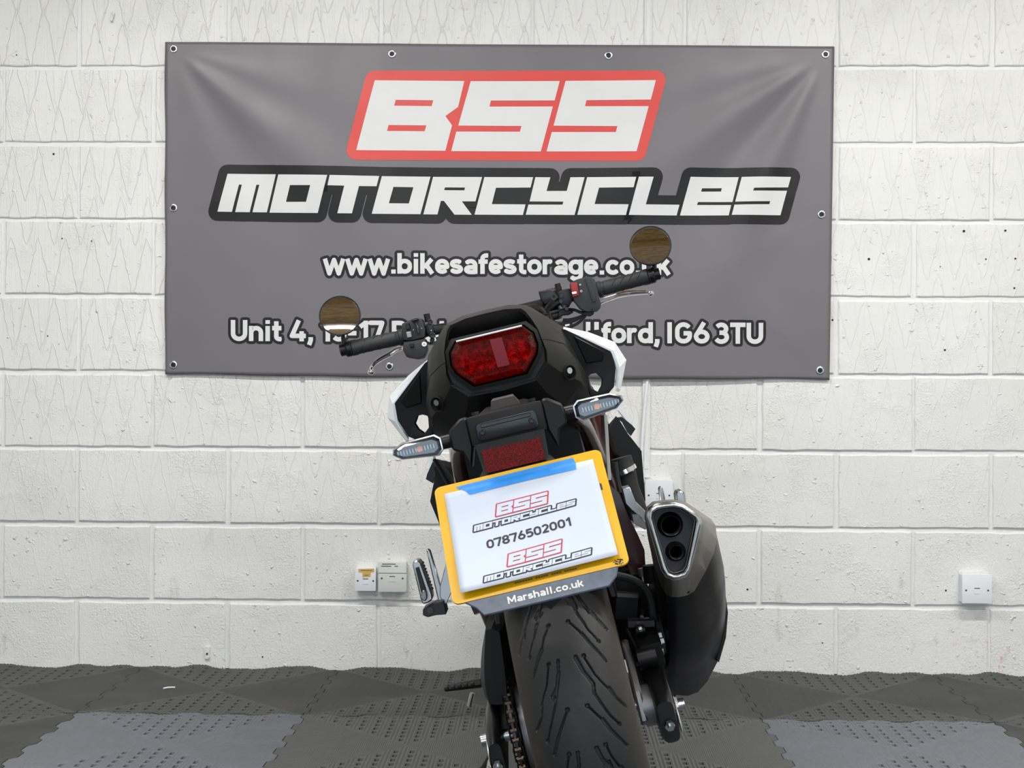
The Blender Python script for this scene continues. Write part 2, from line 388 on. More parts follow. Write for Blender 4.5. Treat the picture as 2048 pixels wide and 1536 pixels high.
def tile_mesh(curl, seed):
    nx, ny = 320, 160
    xs = np.linspace(-.5, .5, nx+1)*TP; ys = np.linspace(-.5, .5, ny+1)*TP
    X, Y = np.meshgrid(xs, ys, indexing='ij')
    A = np.abs(Y) > np.abs(X)
    edge = np.minimum(TP/2-np.abs(X), TP/2-np.abs(Y))
    ins = np.clip((np.abs(Y)-np.abs(X)-.004)/.008, 0, 1)
    px = (X/(TP/16)) % 1.0-.5; py = (Y/(TP/16)) % 1.0-.5
    rid = .0011*np.cos(2*np.pi*X/(TP/64))*np.clip((np.abs(px)-.17)/.06, 0, 1)
    pit = ((np.abs(px)*TP/16 < .0052) & (np.abs(py)*TP/16 < .0092) & (np.abs(Y)-np.abs(X) > .014) & (edge > .02))
    Z = np.where(A, rid*ins, 0) - np.where(pit, .0115, 0) + .0004*np.where(A, 0, 1)
    Z -= .0008*np.clip(1-edge/.003, 0, 1)
    rr = np.random.RandomState(seed)
    ph = rr.rand(4)*6.28
    lift = .0035*np.sin(X*14+ph[0])*np.clip((np.abs(Y)-.2)/.09, 0, 1)**2
    lift = np.abs(lift)*.9
    if curl: lift += (.0035+.0045*np.sin(X*19+ph[1])+.002*np.sin(X*41+ph[2]))*np.clip((Y-.19)/.1, 0, 1)**2
    Z += lift
    def tabs(t):
        q = (t/(TP/5)) % 1.0
        return .0075*np.clip((np.abs(q-.5)*2-.5)*7, -1, 1)
    zone = .03
    fx = np.clip((np.abs(X)-(TP/2-zone))/zone, 0, 1); fy = np.clip((np.abs(Y)-(TP/2-zone))/zone, 0, 1)
    cx = np.clip((TP/2-np.abs(Y))/.04, 0, 1); cy = np.clip((TP/2-np.abs(X))/.04, 0, 1)
    X2 = X*(1-.0009/(TP/2)*fx)+tabs(Y)*fx*cx; Y2 = Y*(1-.0009/(TP/2)*fy)+tabs(X)*fy*cy
    co = np.stack([X2, Y2, Z], -1).reshape(-1, 3)
    idx = np.arange((nx+1)*(ny+1)).reshape(nx+1, ny+1)
    q = np.stack([idx[:-1, :-1], idx[1:, :-1], idx[1:, 1:], idx[:-1, 1:]], -1).reshape(-1, 4)
    per = np.concatenate([idx[:, 0], idx[-1, 1:], idx[::-1, -1][1:], idx[0, ::-1][1:-1]])
    base = len(co); low = co[per].copy(); low[:, 2] = -.012; co = np.concatenate([co, low]); m = len(per)
    sq = np.array([[per[i], base+i, base+(i+1) % m, per[(i+1) % m]] for i in range(m)])
    fs = np.concatenate([q, sq])
    me = bpy.data.meshes.new('floor_tile'); me.vertices.add(len(co)); me.vertices.foreach_set('co', co.ravel())
    me.loops.add(fs.size); me.loops.foreach_set('vertex_index', fs.ravel().astype(np.int32))
    me.polygons.add(len(fs)); me.polygons.foreach_set('loop_start', np.arange(0, fs.size, 4, dtype=np.int32)); me.polygons.foreach_set('loop_total', np.full(len(fs), 4, dtype=np.int32))
    me.update(); me.validate(); me.materials.append(M['foam'])
    me.polygons.foreach_set('use_smooth', [True]*len(me.polygons)); me.set_sharp_from_angle(angle=R(35))
    return me
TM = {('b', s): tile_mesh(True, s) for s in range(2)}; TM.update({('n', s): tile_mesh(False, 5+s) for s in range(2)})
X_SEAM = W(604, 1440, 3.605).x                      # a seam running towards the camera
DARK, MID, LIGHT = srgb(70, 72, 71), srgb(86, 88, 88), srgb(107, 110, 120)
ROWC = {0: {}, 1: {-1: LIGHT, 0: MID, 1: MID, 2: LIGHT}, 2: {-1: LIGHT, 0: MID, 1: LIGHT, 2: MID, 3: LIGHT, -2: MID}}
TY0 = WALL_Y-.004
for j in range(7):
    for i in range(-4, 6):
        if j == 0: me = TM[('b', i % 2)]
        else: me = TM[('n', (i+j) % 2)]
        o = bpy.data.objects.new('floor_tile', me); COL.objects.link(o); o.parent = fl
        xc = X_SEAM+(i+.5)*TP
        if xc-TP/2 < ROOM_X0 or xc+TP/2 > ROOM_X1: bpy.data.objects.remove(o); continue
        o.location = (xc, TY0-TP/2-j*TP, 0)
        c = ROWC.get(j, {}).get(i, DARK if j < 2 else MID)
        o.color = (*c, {DARK: .55, MID: .95, LIGHT: 1.0}[c])  # alpha sets the painted sheen tone of the side triangles
# scrap on the mat
p = W(335, 1386, 3.92)
sb = B(); tube(sb, [(0, 0, .002), (.012, .006, .004), (.03, .012, .003)], .0022, 6, 2)
put(obj('plastic_scrap', sb, 'white_plastic', loc=(p.x-.012, p.y, .0005)), 'small white scrap of plastic lying on the dark mat by the wall', 'litter')

# ---- telephone sockets, trunking and clip on the wall
def socket(px0, py0, px1, py1, name, label, dp, m, extras):
    a = W(px0, py1, WALL_Y-dp); c = W(px1, py0, WALL_Y-dp); cx, cz = (a.x+c.x)/2, (a.z+c.z)/2; w, h = c.x-a.x, c.z-a.z
    t = empty(name, (cx, WALL_Y-.001, cz)); put(t, label, 'socket')
    obj('back_box', box(B(), (0, -dp*.36, 0), (w*.97, dp*.72, h*.97), bv=.002), m, t)
    obj('faceplate', box(B(), (0, -dp*.86, 0), (w, dp*.28, h), bv=.0025, seg=2), m, t)
    y = -dp
    for s in (-1, 1):
        obj('screw', cyl(B(), (s*w*.37, y-.0006, -.004), (s*w*.37, y+.002, -.004), .0028, 12), 'mount_grey', t)
    b = B(); prism_y(b, rrect(-.008, .008, -.014, .0, .001), y-.0012, y+.001, bv=.0004); obj('port_shutter', b, m, t)
    obj('port_slot', box(B(), (0, y-.0004, .002), (.016, .0012, .0022)), 'mount_grey', t)
    if extras == 'label':
        b = B(); prism_y(b, [(-.021, .031), (.026, .033), (.026, .022), (.016, .021), (.015, .008), (-.009, .007), (-.009, .02), (-.021, .021)], y-.0006, y+.001); obj('aged_label', b, 'old_label', t, 0)
        b = B()
        for x0, x1, z in ((-.014, .02, .027), (-.003, .009, .013)): box(b, ((x0+x1)/2, y-.0008, z), (x1-x0, .0006, .0016))
        obj('faded_print', b, 'ink_grey', t, 0)
    if extras == 'lines':
        b = B(); box(b, (0, y-.0003, h*.13), (w*.98, .0012, .0009)); obj('split_line', b, 'mount_grey', t, 0)
        b = B(); box(b, (-.018, y-.0004, h*.36), (.03, .001, .0022)); box(b, (.012, y-.0004, h*.36), (.01, .001, .002)); box(b, (-.01, y-.0004, h*.43), (.04, .001, .002)); obj('faded_print', b, 'ink_grey', t, 0)
    return t
socket(710, 1136, 752, 1182, 'phone_socket', 'small white wall socket with aged yellow label, beside a larger socket', .03, 'white_plastic', 'label')
socket(756, 1124, 813, 1184, 'phone_socket', 'larger cream wall socket next to the small yellow-labelled one', .032, 'cream_plastic', 'lines')
socket(1924, 1149, 1984, 1207, 'phone_socket', 'lone white wall socket low on the right of the wall', .036, 'white_plastic', '')
s4 = socket(1290, 960, 1346, 1016, 'phone_socket', 'white wall socket at the foot of the cable trunking behind the exhaust', .034, 'white_plastic', '')
a = W(1284, 955, WALL_Y); c = W(1304, 0, WALL_Y)
t = empty('cable_trunking', ((a.x+c.x)/2, WALL_Y, a.z)); put(t, 'slim white cable trunking running up the wall behind the banner', 'trunking')
hh = CEIL-a.z; w = c.x-a.x
obj('channel', box(B(), (0, -.0035, hh/2), (w, .007, hh), bv=.001), 'mortar', t)
obj('lid', box(B(), (0, -.0068, hh/2+.01), (w*.62, .004, hh-.03), bv=.0012), 'mortar', t)
b = B(); p0 = W(1295, 757, WALL_Y-.009); p1 = W(1288, 830, WALL_Y-.013); p2 = W(1283, 920, WALL_Y-.012); p3 = W(1287, 965, WALL_Y-.01)
top = W(1296, 735, WALL_Y-.005)
tube(b, [top, p0, p1, p2, p3], .0042, 8, 4)
put(obj('telephone_cable', b, 'white_plastic'), 'thin white cable hanging out from under the banner down to the socket', 'cable')
p = W(415, 1305, WALL_Y)
t = empty('cable_clip', p); put(t, 'tiny painted-over clip fixed low on the white wall', 'clip')
obj('base', prism_y(B(), rrect(-.008, .008, -.02, .02, .007), -.006, .002, bv=.001), 'wall_paint', t)
obj('screw', cyl(B(), (0, -.008, -.003), (0, -.004, -.003), .003, 10), 'hole_dark', t)
p = W(226, 32, WALL_Y)
t = empty('wall_plug', p); put(t, 'broken painted wall plug sticking out of the top left blocks', 'wall plug')
obj('stub', tube(B(), [(0, 0, .012), (.001, -.006, .004), (-.001, -.01, -.012)], [.004, .006, .003], 7, 3), 'wall_paint', t)
obj('tip', box(B(), (-.002, -.01, -.014), (.008, .006, .006), rot=(0, .4, .3), bv=.001), 'cream_plastic', t)
# ================================================================== LETTERING
def A_(cx, cy, rx, ry, a0, a1, n=8): return [(cx+rx*math.cos(R(a0+(a1-a0)*k/n)), cy+ry*math.sin(R(a0+(a1-a0)*k/n))) for k in range(n+1)]
XH = .72
def bowl(cx, rx, top=XH, bot=0.0, s=.1):       # rounded-rectangle oval like DIN
    ry = rx*1.0; t, b_ = top-s, bot+s
    return A_(cx, t-ry, rx, ry, 0, 180, 8)+A_(cx, b_+ry, rx, ry, 180, 360, 8)+[(cx+rx, t-ry)]
G = {}   # glyph: (advance, [strokes])  cap height 1, stem .2, centre lines
G['w'] = (1.0, [[(.09, XH), (.29, .0), (.5, .66), (.71, .0), (.91, XH)]])
G['.'] = (.3, [[(.15, 0), (.15, .2)]])
G[','] = (.3, [[(.17, .2), (.17, .05), (.1, -.17)]])
G['-'] = (.5, [[(.06, .4), (.44, .4)]])
G['b'] = (.68, [[(.12, 0), (.12, 1)], bowl(.35, .23)])
G['d'] = (.68, [[(.56, 0), (.56, 1)], bowl(.33, .23)])
G['g'] = (.68, [[(.56, XH), (.56, -.02)]+A_(.34, -.02, .22, .2, 0, -150, 8), bowl(.33, .23)])
G['a'] = (.66, [A_(.33, .42, .21, .2, 150, 0, 8)+[(.54, 0)], A_(.33, .21, .2, .12, 90, 270, 8)+[(.54, .09)], [(.33, .33), (.54, .33)]])
G['o'] = (.68, [bowl(.34, .23)])
G['c'] = (.63, [A_(.34, .37, .23, .25, 35, 180, 8)+A_(.34, .33, .23, .23, 180, 325, 8)])
G['e'] = (.67, [[(.12, .34), (.56, .34)]+A_(.34, .4, .22, .22, 0, 180, 8)+A_(.34, .32, .22, .22, 180, 318, 8)])
G['s'] = (.6, [A_(.3, .5, .19, .12, 25, 180, 6)+A_(.3, .49, .19, .12, 180, 270, 4)+A_(.3, .23, .2, .13, 90, -90, 8)+A_(.3, .25, .22, .15, 270, 205, 4)])
G['i'] = (.34, [[(.17, 0), (.17, XH)], [(.17, .82), (.17, 1)]])
G['l'] = (.36, [[(.17, 0), (.17, 1)]])
G['k'] = (.66, [[(.12, 0), (.12, 1)], [(.2, .3), (.53, XH)], [(.3, .42), (.56, 0)]])
G['f'] = (.45, [[(.2, 0), (.2, .74)]+A_(.36, .74, .16, .16, 180, 90, 5)+[(.45, .9)], [(.02, .6), (.43, .6)]])
G['t'] = (.45, [[(.2, .95), (.2, .22)]+A_(.34, .22, .14, .12, 180, 270, 4)+[(.42, .1)], [(.02, .62), (.42, .62)]])
G['r'] = (.5, [[(.12, 0), (.12, XH)], [(.12, .42)]+A_(.32, .42, .2, .2, 180, 62, 7)])
G['n'] = (.66, [[(.12, 0), (.12, XH)], [(.12, .42)]+A_(.33, .41, .21, .21, 180, 0, 8)+[(.54, 0)]])
G['u'] = (.66, [[(.12, XH), (.12, .31)]+A_(.33, .31, .21, .21, 180, 360, 8), [(.54, XH), (.54, 0)]])
G['h'] = (.66, [[(.12, 0), (.12, 1)], [(.12, .42)]+A_(.33, .41, .21, .21, 180, 0, 8)+[(.54, 0)]])
G['U'] = (.78, [[(.12, 1), (.12, .36)]+A_(.38, .36, .26, .26, 180, 360, 10)+[(.64, 1)]])
G['I'] = (.38, [[(.18, 0), (.18, 1)]])
G['G'] = (.78, [A_(.38, .62, .26, .28, 30, 180, 8)+A_(.38, .36, .26, .26, 180, 360, 10)+[(.64, .48), (.38, .48)]])
G['T'] = (.7, [[(.02, .9), (.68, .9)], [(.35, 0), (.35, .9)]])
G['F'] = (.64, [[(.12, 0), (.12, 1)], [(.12, .9), (.6, .9)], [(.12, .47), (.54, .47)]])
G['R'] = (.72, [[(.12, 0), (.12, 1)], [(.12, .9), (.38, .9)]+A_(.38, .68, .22, .22, 90, -90, 8)+[(.12, .46)], [(.38, .46), (.6, 0)]])
G['M'] = (.95, [[(.12, 0), (.12, 1)], [(.12, .93), (.47, .25), (.82, .93)], [(.82, 1), (.82, 0)]])
G['0'] = (.7, [A_(.35, .64, .23, .26, 0, 180, 8)+A_(.35, .36, .23, .26, 180, 360, 8)+[(.58, .64)]])
G['1'] = (.52, [[(.36, 0), (.36, 1)], [(.34, .9), (.1, .7)]])
G['2'] = (.66, [A_(.33, .67, .22, .23, 160, -35, 9)+[(.12, .1), (.12, .1), (.58, .1)]])
G['3'] = (.66, [A_(.3, .7, .21, .2, 150, -80, 9), A_(.3, .31, .24, .22, 80, -155, 10), [(.22, .52), (.33, .52)]])
G['4'] = (.74, [[(.4, 1), (.1, .26), (.7, .26)], [(.52, 0), (.52, .48)]])
G['5'] = (.68, [[(.58, .9), (.16, .9), (.15, .52)]+A_(.33, .35, .25, .25, 125, -145, 11)])
G['6'] = (.7, [[(.46, 1), (.17, .46)], bowl(.36, .24, .66)])
G['7'] = (.64, [[(.04, .82), (.04, .9), (.57, .9), (.28, 0)]])
G['8'] = (.7, [bowl(.35, .21, 1.02, .42), bowl(.35, .24, .62, 0)])
G[' '] = (.32, [])

def clip_half(poly, ax, v, keep_ge):
    out = []
    for i in range(len(poly)):
        a, c = poly[i], poly[(i+1) % len(poly)]
        ia = (a[ax] >= v) == keep_ge or a[ax] == v; ic = (c[ax] >= v) == keep_ge or c[ax] == v
        if ia: out.append(a)
        if ia != ic:
            t = (v-a[ax])/(c[ax]-a[ax]); out.append((a[0]+(c[0]-a[0])*t, a[1]+(c[1]-a[1])*t))
    return out
def grid_clip(poly, g):
    res = []
    x0, x1 = min(p[0] for p in poly), max(p[0] for p in poly)
    for i in range(math.floor(x0/g), math.floor(x1/g)+1):
        q = clip_half(clip_half(poly, 0, i*g, True), 0, (i+1)*g, False)
        if len(q) < 3: continue
        z0, z1 = min(p[1] for p in q), max(p[1] for p in q)
        for j in range(math.floor(z0/g), math.floor(z1/g)+1):
            r = clip_half(clip_half(q, 1, j*g, True), 1, (j+1)*g, False)
            if len(r) >= 3: res.append(r)
    return res
class Print:
    """collects convex 2-D pieces, then lays them on a surface; neighbouring pieces sit a few hundredths of a millimetre apart"""
    def __init__(s): s.p = []
    def seg(s, a, c, w, e0=0, e1=0):
        d = (c[0]-a[0], c[1]-a[1]); l = math.hypot(*d) or 1e-9; d = (d[0]/l, d[1]/l); n_ = (-d[1]*w/2, d[0]*w/2)
        a = (a[0]-d[0]*e0, a[1]-d[1]*e0); c = (c[0]+d[0]*e1, c[1]+d[1]*e1)
        s.p.append([(a[0]+n_[0], a[1]+n_[1]), (a[0]-n_[0], a[1]-n_[1]), (c[0]-n_[0], c[1]-n_[1]), (c[0]+n_[0], c[1]+n_[1])])
    def disc(s, c, r, n=12): s.p.append([(c[0]+r*math.cos(2*math.pi*k/n), c[1]+r*math.sin(2*math.pi*k/n)) for k in range(n)])
    def poly(s, outer, holes=()): s.p += poly_tris(outer, holes)
    def fat(s, outer, r):
        """filled outline grown by r with rounded corners"""
        s.poly(outer)
        for i in range(len(outer)): s.seg(outer[i], outer[(i+1) % len(outer)], 2*r); s.disc(outer[i], r, 20)
    def text(s, txt, x0, x1, base, cap, stem=.2, grow=0, slope=0.0, ysgn=-1):
        tot = sum(G[c][0] for c in txt); sx = (x1-x0)/tot; cur = 0
        for ch in txt:
            adv, st = G[ch]
            for pl in st:
                q = [(x0+(cur+px)*sx, base+slope*((cur+px)*sx)+ysgn*py*cap) for px, py in pl]
                w = stem*cap+2*grow
                q = [p for i, p in enumerate(q) if i == 0 or math.hypot(p[0]-q[i-1][0], p[1]-q[i-1][1]) > 1e-6]
                for i in range(len(q)-1):
                    s.seg(q[i], q[i+1], w)
                    if i: s.disc(q[i], w/2, 14)
                if grow:
                    for e, o in ((q[0], q[1]), (q[-1], q[-2])):      # square stroke ends keep small rounded corners
                        l = math.hypot(e[0]-o[0], e[1]-o[1]); d = ((e[0]-o[0])/l, (e[1]-o[1])/l); hs_ = stem*cap/2
                        s.seg(e, (e[0]+d[0]*grow, e[1]+d[1]*grow), stem*cap)
                        for sg in (-1, 1): s.disc((e[0]-d[1]*hs_*sg, e[1]+d[0]*hs_*sg), grow, 14)
            cur += adv
    def mesh(s, fn, grid=None, lift=0.0):
        b = B()
        for k, p in enumerate(s.p):
            for c in (grid_clip(p, grid) if grid else [p]):
                vs_ = []
                for q in c:
                    if not vs_ or (abs(q[0]-vs_[-1][0])+abs(q[1]-vs_[-1][1])) > 1e-7: vs_.append(q)
                if len(vs_) < 3: continue
                try: b.faces.new([b.verts.new(fn(q[0], q[1], lift+(k % 9)*2.2e-5)) for q in vs_])
                except ValueError: pass
        return b
S1 = lambda L, s, ox, oy: [(ox+x*s, oy+y*s) for x, y in L]
_b = lambda L: S1(L, .3174, 690, 130)
LOGO_TOP = [(_b([(188, 97), (752, 101), (713, 265), (633, 323), (675, 382), (633, 542), (72, 538)]), [_b([(320, 221), (556, 223), (547, 260), (311, 258)]), _b([(276, 380), (513, 382), (503, 419), (266, 417)])]),
    (_b([(792, 102), (1353, 102), (1321, 225), (920, 225), (910, 263), (1310, 263), (1234, 546), (670, 544), (702, 421), (1102, 422), (1112, 386), (714, 383)]), []),
    (_b([(1390, 101), (1958, 98), (1926, 221), (1521, 224), (1512, 262), (1913, 262), (1836, 546), (1270, 546), (1303, 424), (1706, 424), (1716, 387), (1314, 384)]), [])]
LOGO_TOP_HULL = _b([(188, 97), (1958, 98), (1836, 546), (72, 538)])
_l = lambda L: S1(L, .29297, 400, 120)
_m = lambda L: S1(L, .35156, 900, 320)
LOGO_LOW = [(_l([(190, 778), (520, 782), (458, 1041), (360, 1040), (407, 853), (387, 853), (341, 1040), (242, 1039), (288, 852), (268, 852), (220, 1038), (121, 1036)]), []),
    (_l([(537, 783), (872, 788), (806, 1046), (476, 1043)]), [_l([(617, 856), (756, 857), (726, 970), (589, 970)])]),
    (_l([(889, 788), (1225, 794), (1207, 864), (1088, 863), (1040, 1049), (940, 1048), (988, 861), (874, 858)]), []),
    (_l([(1243, 795), (1574, 798), (1506, 1054), (1175, 1052)]), [_l([(1322, 868), (1458, 870), (1427, 981), (1291, 980)])]),
    (_l([(1592, 799), (1926, 800), (1881, 966), (1788, 966), (1856, 1058), (1738, 1057), (1666, 963), (1645, 963), (1622, 1056), (1526, 1055)]), [_l([(1673, 871), (1810, 872), (1805, 891), (1667, 890)])]),
    (_m([(196, 98), (473, 99), (458, 158), (262, 159), (238, 252), (430, 254), (415, 314), (140, 312)]), []),
    (_m([(486, 99), (571, 100), (549, 178), (664, 178), (685, 100), (765, 100), (708, 315), (431, 313), (446, 255), (640, 256), (645, 239), (453, 237)]), []),
    (_m([(780, 100), (1058, 99), (1043, 158), (847, 160), (822, 253), (1015, 254), (1000, 315), (724, 314)]), []),
    (_m([(1073, 98), (1157, 98), (1113, 254), (1305, 255), (1289, 316), (1016, 314)]), []),
    (_m([(1368, 97), (1641, 99), (1605, 241), (1411, 239), (1405, 256), (1598, 258), (1583, 317), (1308, 316)]), [_m([(1434, 161), (1546, 161), (1541, 180), (1428, 180)])]),
    (_m([(1658, 98), (1939, 97), (1922, 157), (1727, 161), (1721, 177), (1916, 176), (1879, 315), (1600, 314), (1616, 256), (1815, 253), (1819, 236), (1620, 239)]), [])]

# ================================================================== BANNER
BAN_Y = WALL_Y-.010
def banner_mat():
    n = NT('grey_vinyl'); tc = n.n('ShaderNodeTexCoord').outputs['Object']
    n.base(n.mix(n.noise(tc, 5, 4), srgb(106, 102, 107), srgb(114, 110, 115)))
    n.set(n.b, 'Roughness', n.mr(n.noise(tc, 7, 3),   .3, .7, .38, .5)); n.set(n.b, 'Specular IOR Level', .55)
    n.bump(n.noise(n.n('ShaderNodeVectorMath', {0: tc, 1: (1, 1, .35)}, operation='MULTIPLY').outputs[0], 420, 2), .06, .001)
    M['vinyl'] = n.m
banner_mat()
GROM = [(347, 98), (784, 108), (1217, 111), (1651, 109), (347, 416), (1643, 429), (347, 730), (779, 733), (1640, 741)]
def fold(px, py):
    """how far the sheet bellies towards the room, from tension folds that fan out of the corner fixings"""
    h = 0.0
    def fan(cx, cy, lst, s):
        dx, dy = (px-cx)*s, py-cy; r = math.hypot(dx, dy); a = math.degrees(math.atan2(dy, dx)); t = 0
        for ang, wid, amp, reach in lst:
            e = (a-ang)/wid
            if abs(e) < 3: t += amp*math.exp(-e*e)*(1-math.exp(-(r/120)**1.5))*math.exp(-(r/reach)**2)
        return t
    h += fan(347, 98, [(40, 10, .0135, 560), (17, 9, .005, 560), (70, 10, .003, 420)], 1)
    h += fan(1651, 109, [(33, 8.5, .0135, 800), (49, 5, -.004, 560), (63, 7.5, .0125, 700), (13, 7, .005, 700)], -1)
    h += fan(347, 416, [(-8, 12, .003, 260)], 1)+fan(1643, 429, [(-30, 12, .003, 240), (30, 10, .002, 260)], -1)+fan(1640, 741, [(-45, 12, .004, 320)], -1)
    h += .003*math.sin((px-330)/1335*9.3+.6)*math.exp(-((py-90)/150)**2)
    h += .0045*math.sin((px-330)/1335*math.pi)*(max(0, (py-430))/330)**1.5+.002*math.sin(px/170)*max(0, (py-600)/160)
    for gx, gy in GROM:
        h *= 1-math.exp(-((px-gx)**2+(py-gy)**2)/45**2)
    return h
def on_banner(px, py, lift=0.0):
    p = W(px, py, BAN_Y); return Vector((p.x, BAN_Y-fold(px, py)-lift, p.z))
TLc, TRc, BLc, BRc = (330, 84), (1669, 93), (330, 749), (1659, 760)
GR = 8.0
ban = empty('banner', on_banner(1000, 755)+Vector((0, .003, 0)))
put(ban, 'large grey vinyl banner with red and black lettered logos, screwed to the block wall', 'banner')
bo = ban.location
def bmesh_to_banner(name, b, m):
    bmesh.ops.translate(b, vec=-bo, verts=b.verts)
    o = obj(name, b, m, ban, smooth=0)
    o.data.polygons.foreach_set('use_smooth', [True]*len(o.data.polygons)); return o
b = B(); nx, ny = 180, 90; gv = []
for j in range(ny+1):
    v = j/ny; row = []
    for i in range(nx+1):
        u = i/nx
        px = (TLc[0]*(1-u)+TRc[0]*u)*(1-v)+(BLc[0]*(1-u)+BRc[0]*u)*v
        py = (TLc[1]*(1-u)+TRc[1]*u)*(1-v)+(BLc[1]*(1-u)+BRc[1]*u)*v
        if i == 0: px += .8*math.sin(py/35)
        if j == ny: py += 1.6*math.sin(px/90)+1.0*math.sin(px/37)
        row.append(b.verts.new(on_banner(px, py)))
    gv.append(row)
for j in range(ny):
    for i in range(nx): b.faces.new((gv[j][i], gv[j+1][i], gv[j+1][i+1], gv[j][i+1]))
sheet = bmesh_to_banner('sheet', b, 'vinyl')
md = sheet.modifiers.new('thickness', 'SOLIDIFY'); md.thickness = .0008; md.offset = 0
def lay(name, pr, m, lift): return bmesh_to_banner(name, pr.mesh(on_banner, GR, lift), m)
pr = Print(); pr.fat(LOGO_TOP_HULL, 19.5); lay('red_logo_backing', pr, 'banner_red', .0011)
pr = Print(); [pr.poly(o, h) for o, h in LOGO_TOP]; lay('logo_letters', pr, 'banner_white', .0017)
pr = Print(); [pr.fat(o, 18.5) for o, h in LOGO_LOW]; lay('black_wordmark_backing', pr, 'banner_black', .0011)
pr = Print(); [pr.poly(o, h) for o, h in LOGO_LOW]; lay('wordmark_letters', pr, 'banner_white', .0017)
TEXTS = [('web_address', [('www.bikesafestorage.co.uk', 646, 1342)], 547, 41, .0042, 646),
         ('street_address', [('Unit 4,', 461, 628), ('15-17', 640, 768), ('Roebuck Road,', 783, 1154), ('Ilford,', 1168, 1320), ('IG6', 1330, 1419), ('3TU', 1428, 1528)], 682, 42, .0055, 463)]
for nm, chunks, base, cap, slope, xo in TEXTS:
    po_, pl_ = Print(), Print()
    for txt, x0, x1 in chunks:
        po_.text(txt, x0, x1, base+slope*(x0-xo), cap, .215, 5.6, slope); pl_.text(txt, x0, x1, base+slope*(x0-xo), cap, .215, 0, slope)
    lay(nm+'_outline', po_, 'banner_black', .0011); lay(nm+'_letters', pl_, 'banner_white', .0017)
for k, (gx, gy) in enumerate(GROM):
    p = on_banner(gx, gy)-bo
    g = obj('grommet', lathe(B(), p, (0, -1, 0), [(-.002, .0068), (.0012, .0062), (.003, .0075), (.0032, .0095), (.0022, .0115), (.0002, .0122), (-.002, .0122)], 24, closed=True), 'zinc', ban)
    sb = B(); lathe(sb, p, (0, -1, 0), [(-.004, .0064), (.0012, .0064), (.0030, .005), (.0032, .0026), (.0012, .0018), (.0012, 0)], 14)
    obj('screw', sb, 'dark_metal', g)
# ================================================================== MOTORCYCLE
# local frame: x right, y forward from the rear axle, z up from the ground; it leans left on its side stand
LEAN, BX, BY = R(13.8), .1430, 2.334
RT, AX = .312, .3135          # rear tyre radius, axle height
bike = empty('motorcycle', (BX, BY, .002)); bike.rotation_euler = (0, -LEAN, 0)
put(bike, 'black and white naked motorcycle seen from behind, leaning left in front of the banner', 'motorcycle')
BM = Matrix.Translation((BX, BY, .002)) @ Matrix.Rotation(-LEAN, 4, 'Y')
BMI = BM.inverted()
def L(px, py, y):
    p = BMI @ W(px, py, BY+y); return Vector((p.x, y, p.z))
def LP(pts, y): return [L(px, py, y) for px, py in pts]
def part(name, b, m, par=None, smooth=35): return obj(name, b, m, par or bike, smooth)
def both(fn):
    for s in (-1, 1): fn(s)

# ---------------------------------------------------------------- rear tyre with cut grooves
TW, TC = .0815, .060
def tyre_pt(ph, th):
    """ph across the tread (rad from crown), th around the wheel, 0 = straight back, positive = up"""
    x = TW*math.sin(ph); rho = RT-TC+TC*math.cos(ph)
    return Vector((x, -rho*math.cos(th), AX+rho*math.sin(th)))
def hit_tyre(px, py):
    a = BMI @ CAM; d = (BMI @ W(px, py, BY)) - a
    def g(t):
        p = a+d*t; rho = math.hypot(p.y, p.z-AX); return (p.x/TW)**2+((rho-(RT-TC))/TC)**2-1
    t, lo = .80, None
    while t < 1.05:
        if g(t) < 0: lo = t; break
        t += .0008
    if lo is None: return None
    p = a+d*(lo-.0004); rho = math.hypot(p.y, p.z-AX)
    ph = math.atan2(p.x/TW, (rho-(RT-TC))/TC); th = math.atan2(p.z-AX, -p.y)
    return (ph*.0815*.92, th*RT)        # unrolled: across, along
z5 = lambda x, y: (860+x*.30273, 1180+y*.30273)
